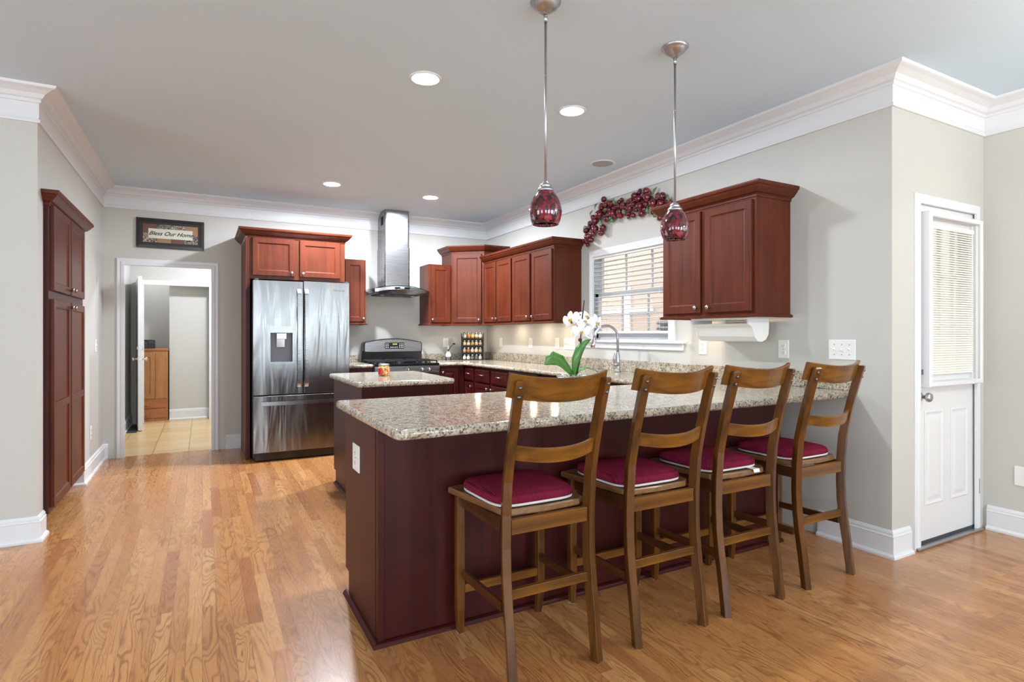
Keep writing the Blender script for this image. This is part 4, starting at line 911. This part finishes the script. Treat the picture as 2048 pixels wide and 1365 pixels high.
# ---------------------------------------------------------------- sign
T = thing('wall_sign', 'black framed sign reading Bless Our Home above the laundry doorway', 'sign', (-0.29, YB, 2.17))
sx0, sx1, sz0, sz1 = -0.567, -0.014, 2.172, 2.42
obj('frame', MB().sweep([(sx0, YB, sz0), (sx0, YB, sz1), (sx1, YB, sz1), (sx1, YB, sz0), (sx0, YB, sz0)], (0, -1, 0), [(0, 0), (0, 0.022), (-0.028, 0.02), (-0.03, 0)], side=-1).box(sx0, sx1, YB-0.008, YB-0.001, sz0, sz1), 'black_wood', T)
SM = [mat('patch_rust', (112, 78, 62), 0.7), mat('patch_tan', (160, 122, 86), 0.7)]
def patt(nm, a, c):
    m = mat(nm, a, 0.7); n = NT(m); n.base(n.ramp(n.noise(n.coord(), 70, 2, 0.5, 1.5), [(0.45, a), (0.52, c)])); return m
SM += [patt('patch_black_flower', (30, 26, 26), (150, 140, 128)), patt('patch_cream_vine', (190, 178, 158), (84, 66, 56))]
pz = [(0, 2, 3, 1), (3, 1, 0, 2)]
for r_ in range(2):
    for c_ in range(4):
        a = sx0+0.03+(sx1-sx0-0.06)*c_/4; z0 = sz0+0.03+(sz1-sz0-0.06)*(1-r_)/2
        obj('picture_patch', MB().box(a, a+(sx1-sx0-0.06)/4, YB-0.0095, YB-0.008, z0, z0+(sz1-sz0-0.06)/2), SM[pz[r_][c_]], T)
obj('text_card', MB().box(-0.490, -0.092, YB-0.0115, YB-0.009, 2.245, 2.345), mat('card', (214, 214, 198), 0.6), T)
lettering('Bless Our Home', 0.058, facing(-0.291, YB-0.0122, 2.295), 'black', T, 0.5, off=0.0006)

# ---------------------------------------------------------------- towel holder
T = thing('paper_towel_holder', 'white plastic paper towel holder mounted under the right wall cabinet', 'towel holder', (3.18, 2.75, 1.375))
ya, yb = 2.50, 2.99
def scurve(x0=3.09):
    return [(x0, 1.362), (x0, 1.318), (x0+0.012, 1.308), (x0+0.035, 1.298), (x0+0.05, 1.27), (x0+0.06, 1.235), (x0+0.09, 1.205), (x0+0.13, 1.20), (x0+0.17, 1.215), (x0+0.195, 1.25), (x0+0.2, 1.30), (x0+0.2, 1.362)]
for y, nm in ((ya, 'end_bracket'), (yb-0.012, 'end_bracket')):
    obj(nm, MB().rings([[(x, y, z) for x, z in scurve()], [(x, y+0.012, z) for x, z in scurve()]], smooth=False), 'plastic', T)
sc = scurve(3.097)[1:10]; sc2 = [(x+0.004, z+0.004) for x, z in sc][::-1]
obj('front_tray', MB().rings([[(x, y, z) for x, z in sc+sc2] for y in (ya+0.013, yb-0.013)], smooth=False), 'plastic', T)
obj('back_plate', MB().box(3.09, 3.29, ya+0.013, yb-0.013, 1.345, 1.357), 'plastic', T)

# ---------------------------------------------------------------- faucet
T = thing('kitchen_faucet', 'brushed nickel gooseneck faucet standing at the sink below the window', 'faucet', (3.24, 4.0, ZC1))
b = MB().lathe([(0.0, 0), (0.03, 0.0), (0.03, 0.01), (0.024, 0.02), (0.0215, 0.06), (0.02, 0.14), (0.014, 0.17), (0.0125, 0.18)], (3.24, 4.0, ZC1), 24); bd = obj('body', b, 'nickel', T)
pts_ = [(3.24, 4.0, 1.09), (3.24, 4.0, 1.22)] + [(3.135+0.105*math.cos(a), 4.0+0.05*(1-math.cos(a))/2, 1.22+0.105*math.sin(a)) for a in [math.pi*i/12 for i in range(1, 12)]] + [(3.025, 4.05, 1.21)]
obj('spout', MB().tube(pts_, 0.0115, 14), 'nickel', T)
obj('spray_head', MB().tube([(3.03, 4.05, 1.235), (3.022, 4.052, 1.20), (3.012, 4.055, 1.16), (3.008, 4.056, 1.135), (3.007, 4.056, 1.13)], 0.015, 16, [0.013, 0.018, 0.022, 0.021, 0.014]), 'chrome', T)
obj('lever', MB().ball((3.21, 3.985, 0.985), 0.026, sq=(1.5, 1, 0.8)).tube([(3.175, 3.97, 0.99), (3.165, 3.965, 1.04), (3.17, 3.96, 1.085)], 0.006, 10), 'nickel', T)

# ---------------------------------------------------------------- orchid
ox, oy = 1.775, 2.56
T = thing('potted_orchid', 'white flowering orchid in a white pot on the peninsula behind the first two stools', 'plant', (ox, oy, ZC1))
obj('pot', MB().lathe([(0.0, 0.0), (0.045, 0.0), (0.05, 0.006), (0.072, 0.05), (0.088, 0.095), (0.092, 0.1), (0.086, 0.1), (0.068, 0.055), (0.0, 0.05)], (ox, oy, ZC1), 32), 'pot', T)
obj('potting_bark', MB().lathe([(0.0, 0.105), (0.05, 0.1), (0.078, 0.085), (0.075, 0.06)], (ox, oy, ZC1), 20), 'soil', T)
b = MB()
for i in range(26):
    a = random.uniform(0, 6.28); r0 = random.uniform(0.02, 0.07); h0 = ZC1+0.1; p = [(ox+r0*math.cos(a)+random.uniform(-0.02, 0.02)*k, oy+r0*math.sin(a)+random.uniform(-0.02, 0.02)*k, h0+random.uniform(0.0, 0.018)) for k in range(4)]
    b.tube(p, 0.0025, 6)
obj('roots', b, mat('root', (206, 208, 196), 0.6), T)['kind'] = 'stuff'
def leafmesh(pts, wds, roll=(0, 0, 1)):
    b = MB(); P = [Vector(p) for p in pts]; rs = []
    up = Vector(roll)
    for i, p in enumerate(P):
        d = (P[min(i+1, len(P)-1)]-P[max(i-1, 0)]).normalized(); s_ = d.cross(up).normalized(); nn = s_.cross(d); ww = wds[i]
        rs.append([p-s_*ww+nn*ww*0.25, p-s_*ww*0.5+nn*ww*0.05, p-nn*0.002, p+s_*ww*0.5+nn*ww*0.05, p+s_*ww+nn*ww*0.25, p+s_*ww*0.5+nn*(ww*0.05+0.002), p+nn*0.001, p-s_*ww*0.5+nn*(ww*0.05+0.002)])
    return b.rings(rs)
z0 = ZC1+0.10
obj('leaf', leafmesh([(ox, oy, z0), (ox-0.04, oy, z0+0.04), (ox-0.09, oy-0.005, z0+0.085), (ox-0.14, oy-0.01, z0+0.105), (ox-0.18, oy-0.02, z0+0.095), (ox-0.2, oy-0.02, z0+0.075)], [0.01, 0.026, 0.04, 0.04, 0.026, 0.003], (0.2, -1.0, 0.5)), 'leaf', T)
obj('leaf', leafmesh([(ox, oy, z0), (ox+0.005, oy, z0+0.05), (ox+0.008, oy-0.01, z0+0.10), (ox+0.03, oy-0.01, z0+0.15), (ox+0.065, oy-0.01, z0+0.19), (ox+0.105, oy-0.01, z0+0.207)], [0.009, 0.017, 0.025, 0.026, 0.018, 0.002], (0.3, 1, 0.1)), 'leaf', T)
obj('leaf', leafmesh([(ox, oy, z0), (ox+0.03, oy, z0+0.035), (ox+0.07, oy-0.01, z0+0.05), (ox+0.12, oy-0.02, z0+0.04), (ox+0.17, oy-0.03, z0+0.005)], [0.008, 0.014, 0.018, 0.014, 0.002], (0, -0.2, 1)), 'leaf', T)
stp = [(ox+0.01, oy, z0), (ox+0.035, oy, z0+0.08), (ox+0.04, oy, z0+0.18), (ox+0.045, oy, z0+0.26), (ox+0.055, oy, z0+0.34), (ox+0.065, oy, z0+0.42)]
obj('flower_stem', MB().tube(stp, 0.0035, 8).ball((ox+0.036, oy-0.004, z0+0.205), 0.011).tube([(ox+0.045, oy, z0+0.30), (ox+0.0, oy-0.01, z0+0.33), (ox-0.02, oy-0.015, z0+0.32)], 0.002, 6).tube([(ox+0.05, oy, z0+0.3), (ox+0.09, oy-0.01, z0+0.325), (ox+0.13, oy-0.02, z0+0.32)], 0.002, 6), 'stem', T)
def flower(c, nrm, s_, rl=0):
    nrm = Vector(nrm).normalized(); rot = nrm.to_track_quat('Z', 'Y').to_matrix().to_4x4(); Mx = Matrix.Translation(c) @ rot @ Matrix.Rotation(rl, 4, 'Z')
    b = MB(); b.M = Mx
    for a, L, ww in ((R(90), 1.0, 0.34), (R(210), 1.0, 0.34), (R(330), 1.0, 0.34), (R(10), 1.05, 0.6), (R(170), 1.05, 0.6)):
        ca, sa = math.cos(a), math.sin(a); rs = []
        for t, wf in ((0.05, 0.15), (0.25, 0.75), (0.5, 1.0), (0.75, 0.85), (0.93, 0.45), (1.0, 0.08)):
            r_ = t*L*s_; q = ww*wf*s_; zz = 0.15*s_*math.sin(t*3) - 0.12*s_*t*t
            rs.append([(r_*ca-k*q*-sa*-1, r_*sa-k*q*ca, zz-abs(k)*0.1*s_*wf) for k in (-1, -0.5, 0, 0.5, 1)]+[(r_*ca-k*q*-sa*-1, r_*sa-k*q*ca, zz-abs(k)*0.1*s_*wf-0.001) for k in (1, 0.5, 0, -0.5, -1)])
        b.rings(rs)
    fl = obj('flower', b, 'pinkwhite', T); b = MB(); b.M = Mx; b.ball((0, 0, 0.2*s_), 0.16*s_, 10, 6, (1.2, 0.8, 1)).ball((0, -0.18*s_, 0.25*s_), 0.1*s_, 8, 5); obj('lip', b, 'yellow', fl); return fl
V = (-0.45, -0.88, 0.0)
flower((ox+0.025, oy-0.03, z0+0.245), (-0.4, -0.9, -0.05), 0.052)
flower((ox-0.035, oy-0.02, z0+0.31), (-0.95, -0.35, 0.15), 0.054, 0.3)
flower((ox+0.055, oy-0.02, z0+0.30), (-0.1, -0.6, 0.7), 0.046, 0.5)
flower((ox+0.135, oy-0.02, z0+0.295), (0.25, -0.9, 0.1), 0.054)
flower((ox+0.1, oy+0.03, z0+0.33), (0.1, -0.7, 0.5), 0.046, 0.6)

# ---------------------------------------------------------------- jar on island
T = thing('glass_jar', 'small glass jar with orange and yellow speckled contents on the island top', 'jar', (1.291, 4.55, ZC1))
obj('contents', MB().lathe([(0.0, 0.0), (0.038, 0.0), (0.046, 0.008), (0.047, 0.068), (0.04, 0.078), (0.0, 0.078)], (1.291, 4.55, ZC1), 24), 'pasta', T)
obj('lid', MB().lathe([(0.038, 0.079), (0.042, 0.08), (0.042, 0.092), (0.04, 0.095), (0.0, 0.095)], (1.291, 4.55, ZC1), 24, cap0=True), 'nickel', T)
b = MB(); rs = [[(1.291+0.0478*math.cos(a), 4.55+0.0478*math.sin(a), ZC1+z) for a in [math.pi*1.0+math.pi*0.35*k/8 for k in range(9)]] for z in (0.012, 0.062)]
b.rings(rs, False, False, closed=False); obj('label_patch', b, 'redlabel', T)

# ---------------------------------------------------------------- spice rack
SRx, SRy, SRw, SRd = 3.075, 6.74, 0.245, 0.075; ang = R(-22)
def sr(x, y, z): return Matrix.Translation((SRx, SRy, ZC1)) @ Matrix.Rotation(ang, 4, 'Z') @ Matrix.Translation((x, y, z))
T = thing('spice_rack', 'dark wooden four shelf spice rack in the back corner of the counter', 'spice rack', (SRx, SRy, ZC1))
hw = 0.135
for x in (-hw-0.012, hw): b = MB(); b.M = sr(0, 0, 0); b.box(x, x+0.012, -0.045, 0.045, 0, 0.345, 0.002); obj('side_panel', b, 'black_wood', T)
b = MB(); b.M = sr(0, 0, 0); b.box(-hw, hw, 0.04, 0.045, 0, 0.30); obj('back_panel', b, 'black_wood', T)
zs = [0.008, 0.10, 0.192, 0.284]
for z in zs: b = MB(); b.M = sr(0, 0, 0); b.box(-hw, hw, -0.042, 0.04, z-0.008, z, 0.001); obj('shelf', b, 'black_wood', T)
rows = ['bottom', 'second', 'third', 'top']; cols = ['leftmost', 'second', 'middle', 'fourth', 'rightmost']
sj = [[4, 4, 3, 3, 4], [2, 5, 4, 1, 2], [1, 1, 0, 1, 2], [4, 5, 0, 2, 4]]
def make_jar(mtx, sm, label):
    loc = mtx.to_translation(); J = thing('spice_jar', label, 'jar', loc, 'glass spice jars in the rack')
    b = MB(); b.M = mtx; b.lathe([(0.0, 0.001), (0.018, 0.001), (0.022, 0.006), (0.023, 0.028), (0.018, 0.042), (0.012, 0.05), (0.0, 0.05)], (0, 0, 0), 16); obj('glass', b, sm, J)
    b = MB(); b.M = mtx; b.lathe([(0.014, 0.05), (0.016, 0.052), (0.0165, 0.066), (0.012, 0.074), (0.0, 0.076)], (0, 0, 0), 16, cap0=True); obj('lid', b, 'chrome', J); return J
for r_ in range(4):
    for c_ in range(5):
        make_jar(sr((c_-2)*0.051, -0.01, zs[r_]), SP[sj[r_][c_]], '%s spice jar with chrome lid on the %s shelf of the rack' % (cols[c_], rows[r_]))
# figurine
T = thing('bell_figurine', 'small white ceramic bell shaped figurine with dark sprig right of the stove', 'figurine', (2.78, 6.84, ZC1))
obj('bell', MB().lathe([(0.0, 0.0), (0.036, 0.0), (0.034, 0.05), (0.037, 0.055), (0.037, 0.07), (0.03, 0.09), (0.016, 0.13), (0.012, 0.16), (0.016, 0.175), (0.01, 0.188), (0.0, 0.19)], (2.78, 6.84, ZC1), 20), 'pot', T)
obj('sprig', MB().tube([(2.77, 6.81, ZC1+0.12), (2.80, 6.80, ZC1+0.18), (2.84, 6.80, ZC1+0.21)], 0.004, 6).ball((2.845, 6.80, ZC1+0.212), 0.012, sq=(1.6, 1, 0.9)).ball((2.765, 6.80, ZC1+0.13), 0.012), 'iron', T)
obj('holder', MB().lathe([(0.039, 0.0), (0.039, 0.045)], (2.78, 6.84, ZC1), 10, smooth=False), 'pewter', T)

# ---------------------------------------------------------------- fruit garland over window
T = thing('fruit_garland', 'arched garland of dark red apples and berries above the sink window', 'garland', (XR, 4.1, 2.15))
def wallpt(u, v, x):
    fw = Vector((math.sin(YAW), math.cos(YAW), 0)); rt = Vector((math.cos(YAW), -math.sin(YAW), 0)); r_ = fw+rt*((u-1024)/1140)+Vector((0, 0, 1))*((669-v)/1140)
    return Vector((0, 0, CAMZ))+r_*(x/r_.x)
FR = [(630,270,52),(590,385,46),(660,375,48),(770,350,62),(720,330,40),(545,550,78),(790,535,72),(430,605,46),(460,675,68),(375,720,48),(690,635,58),(470,820,62),(300,850,55),(420,910,52),(320,965,58),(610,800,60),(583,895,55),(400,1030,46),(310,1065,44),(330,1120,34),(250,1040,34),(920,320,46),(960,280,38),(990,365,50),(850,410,44),(920,500,56),(940,580,52),(830,600,44),(1030,420,42),(1110,440,64),(1095,540,46),(1180,570,44),(1090,600,34),(1090,320,50),(1130,290,44),(1200,205,62),(1280,260,66),(1290,145,44),(1305,100,30),(1200,350,52),(1300,395,70),(1235,470,44),(1415,120,66),(1440,235,78),(1420,365,44),(1330,540,58),(1390,460,48),(1545,350,78),(1640,200,52),(1715,215,74),(1690,350,66),(1800,320,40),(1845,310,52),(1870,330,46),(1545,520,40),(1675,620,52),(1720,620,44),(1480,150,40),(360,790,40),(1010,540,36)]
rg = random.Random(5)
LINE = [(330, 1050), (330, 900), (400, 780), (470, 640), (560, 520), (660, 420), (760, 400), (860, 480), (960, 440), (1080, 440), (1190, 400), (1290, 300), (1400, 260), (1530, 290), (1640, 280), (1780, 300)]
for k_ in range(34):
    t = rg.uniform(0, len(LINE)-1.01); i_ = int(t); q = t-i_
    FR.append((LINE[i_][0]*(1-q)+LINE[i_+1][0]*q+rg.uniform(-70, 70), LINE[i_][1]*(1-q)+LINE[i_+1][1]*q+rg.uniform(-75, 75), rg.choice((34, 40, 46, 52))))
for i, (a, c, r_) in enumerate(FR):
    u, v = 1140+a/9.309, 370+c/9.309; p = wallpt(u, v, XR-0.04); rr = r_/9.309/1140*(p.x*math.sin(YAW)+p.y*math.cos(YAW))*1.15; p = wallpt(u, v, XR-rr-0.004-0.018*((i*7) % 3)/2)
    b = MB().ball(p, rr, 14, 9, (0.92, 1, 0.95)); fo = obj('fruit', b, 'fruit', T)
    if r_ > 55:
        cdir = (Vector((0, 0, CAMZ))-p).normalized(); b = MB().ball(p+cdir*rr*0.93, rr*0.17, 8, 5); obj('blossom_end', b, M.setdefault('blossom', M.get('blossom') or mat('blossom_end', (176, 104, 66), 0.6)), fo)
LF = [(490, 400, 0.9), (405, 530, 0.9), (830, 310, 1.9), (1590, 110, 0.9), (1840, 240, 2.0), (1600, 570, -0.4), (1450, 470, 1.8), (1010, 500, -0.9), (760, 620, 0.4), (590, 740, -1.3), (1640, 240, 0.6), (285, 800, 0.2), (780, 660, -0.5), (660, 470, 0.3), (570, 690, 2.2)]
for a, c, an in LF:
    p = wallpt(1140+a/9.309, 370+c/9.309, XR-0.05); d = Vector((0, -math.cos(an), math.sin(an))); L_ = 0.07
    obj('leaf', leafmesh([p-d*L_/2, p-d*L_/4+Vector((-0.008, 0, 0)), p+Vector((-0.01, 0, 0)), p+d*L_/4+Vector((-0.006, 0, 0)), p+d*L_/2], [0.003, 0.015, 0.02, 0.013, 0.002], (-1, 0.1, 0.2)), 'leafs', T)
vp = [wallpt(1140+a/9.309, 370+c/9.309, XR-0.012) for a, c in ((320, 1080), (380, 850), (520, 640), (720, 480), (950, 430), (1200, 350), (1400, 260), (1600, 280), (1720, 420), (1700, 620))]
obj('vine', MB().tube(vp, 0.008, 8), 'soil', T)

# ---------------------------------------------------------------- laundry things
T = thing('oak_dresser', 'honey oak chest with panelled door and two drawers seen through the doorway', 'dresser', (-0.65, 9.85, 0))
gx0_, gx1_, gy = -0.93, -0.44, 9.625
obj('body', MB().box(gx0_, gx1_, gy, gy+0.45, 0.0, 1.01, 0.003), 'oak', T)
obj('top', MB().box(gx0_-0.01, gx1_+0.008, gy-0.012, gy+0.46, 1.01, 1.045, 0.006), 'oak_h', T)
f = frame(0, gy, 0, 1, 0)
cdoor(T, f, gx0_+0.02, gx1_-0.155, 0.325, 0.985, None, 'oak', [(0, 0), (0, 0.008), (0.004, 0.012), (0.06, 0.012), (0.066, 0.006), (0.075, 0.006)]); cdoor(T, f, gx1_-0.15, gx1_-0.01, 0.325, 0.985, None, 'oak', [(0, 0), (0, 0.008), (0.004, 0.01)], 'side_door')
for z0_ in (0.045, 0.19):
    d = cdoor(T, f, gx0_+0.02, gx1_-0.01, z0_, z0_+0.13, None, 'oak_h', [(0, 0), (0, 0.008), (0.005, 0.012)], 'drawer'); b = MB(); b.M = f; b.box(gx0_+0.12, gx1_-0.24, -0.02, -0.011, z0_+0.035, z0_+0.095, 0.006); obj('recessed_pull', b, 'oak', d)
T = thing('desk_radio', 'small black radio on top of the oak dresser', 'radio', (-0.66, 9.8, 1.045))
obj('case', MB().box(-0.80, -0.605, 9.72, 9.84, 1.045, 1.17, 0.006), 'black', T)
obj('speaker_grille', MB().box(-0.79, -0.70, 9.716, 9.721, 1.055, 1.15, 0.003), 'darkgrey', T)
obj('tuning_dial', MB().box(-0.68, -0.62, 9.716, 9.721, 1.12, 1.15, 0.002), 'darkgrey', T)
T = thing('floor_mat', 'dark grey rubber mat on the tile behind the open laundry door', 'mat', (-0.8, 9.0, 0.001))
obj('mat', MB().box(-0.858, -0.735, 8.62, 9.3, 0.001, 0.012, 0.004), 'darkgrey', T)
T = thing('hall_fill_light', 'added fill light on the hall ceiling above the dresser', 'ceiling light', (-0.66, 9.95, H))  # lamp added behind the door header to lift the dim dresser recess
obj('lens', MB().lathe([(0.0, -0.03), (0.06, -0.025), (0.07, 0.0)], (-0.66, 9.95, H), 24), mat('hall_fill_lens', (255, 255, 255), 0.4, emit=(236, 244, 255), estr=90), T)
# fill lamp added out of view to brighten the laundry
T = thing('laundry_fill_light', 'added fill light on the laundry hall ceiling', 'ceiling light', (0.3, 8.3, H))
obj('lens', MB().lathe([(0.0, -0.03), (0.1, -0.025), (0.12, 0.0)], (0.3, 8.3, H), 24), mat('laundry_fill_lens', (255, 255, 255), 0.4, emit=(236, 244, 255), estr=230), T)
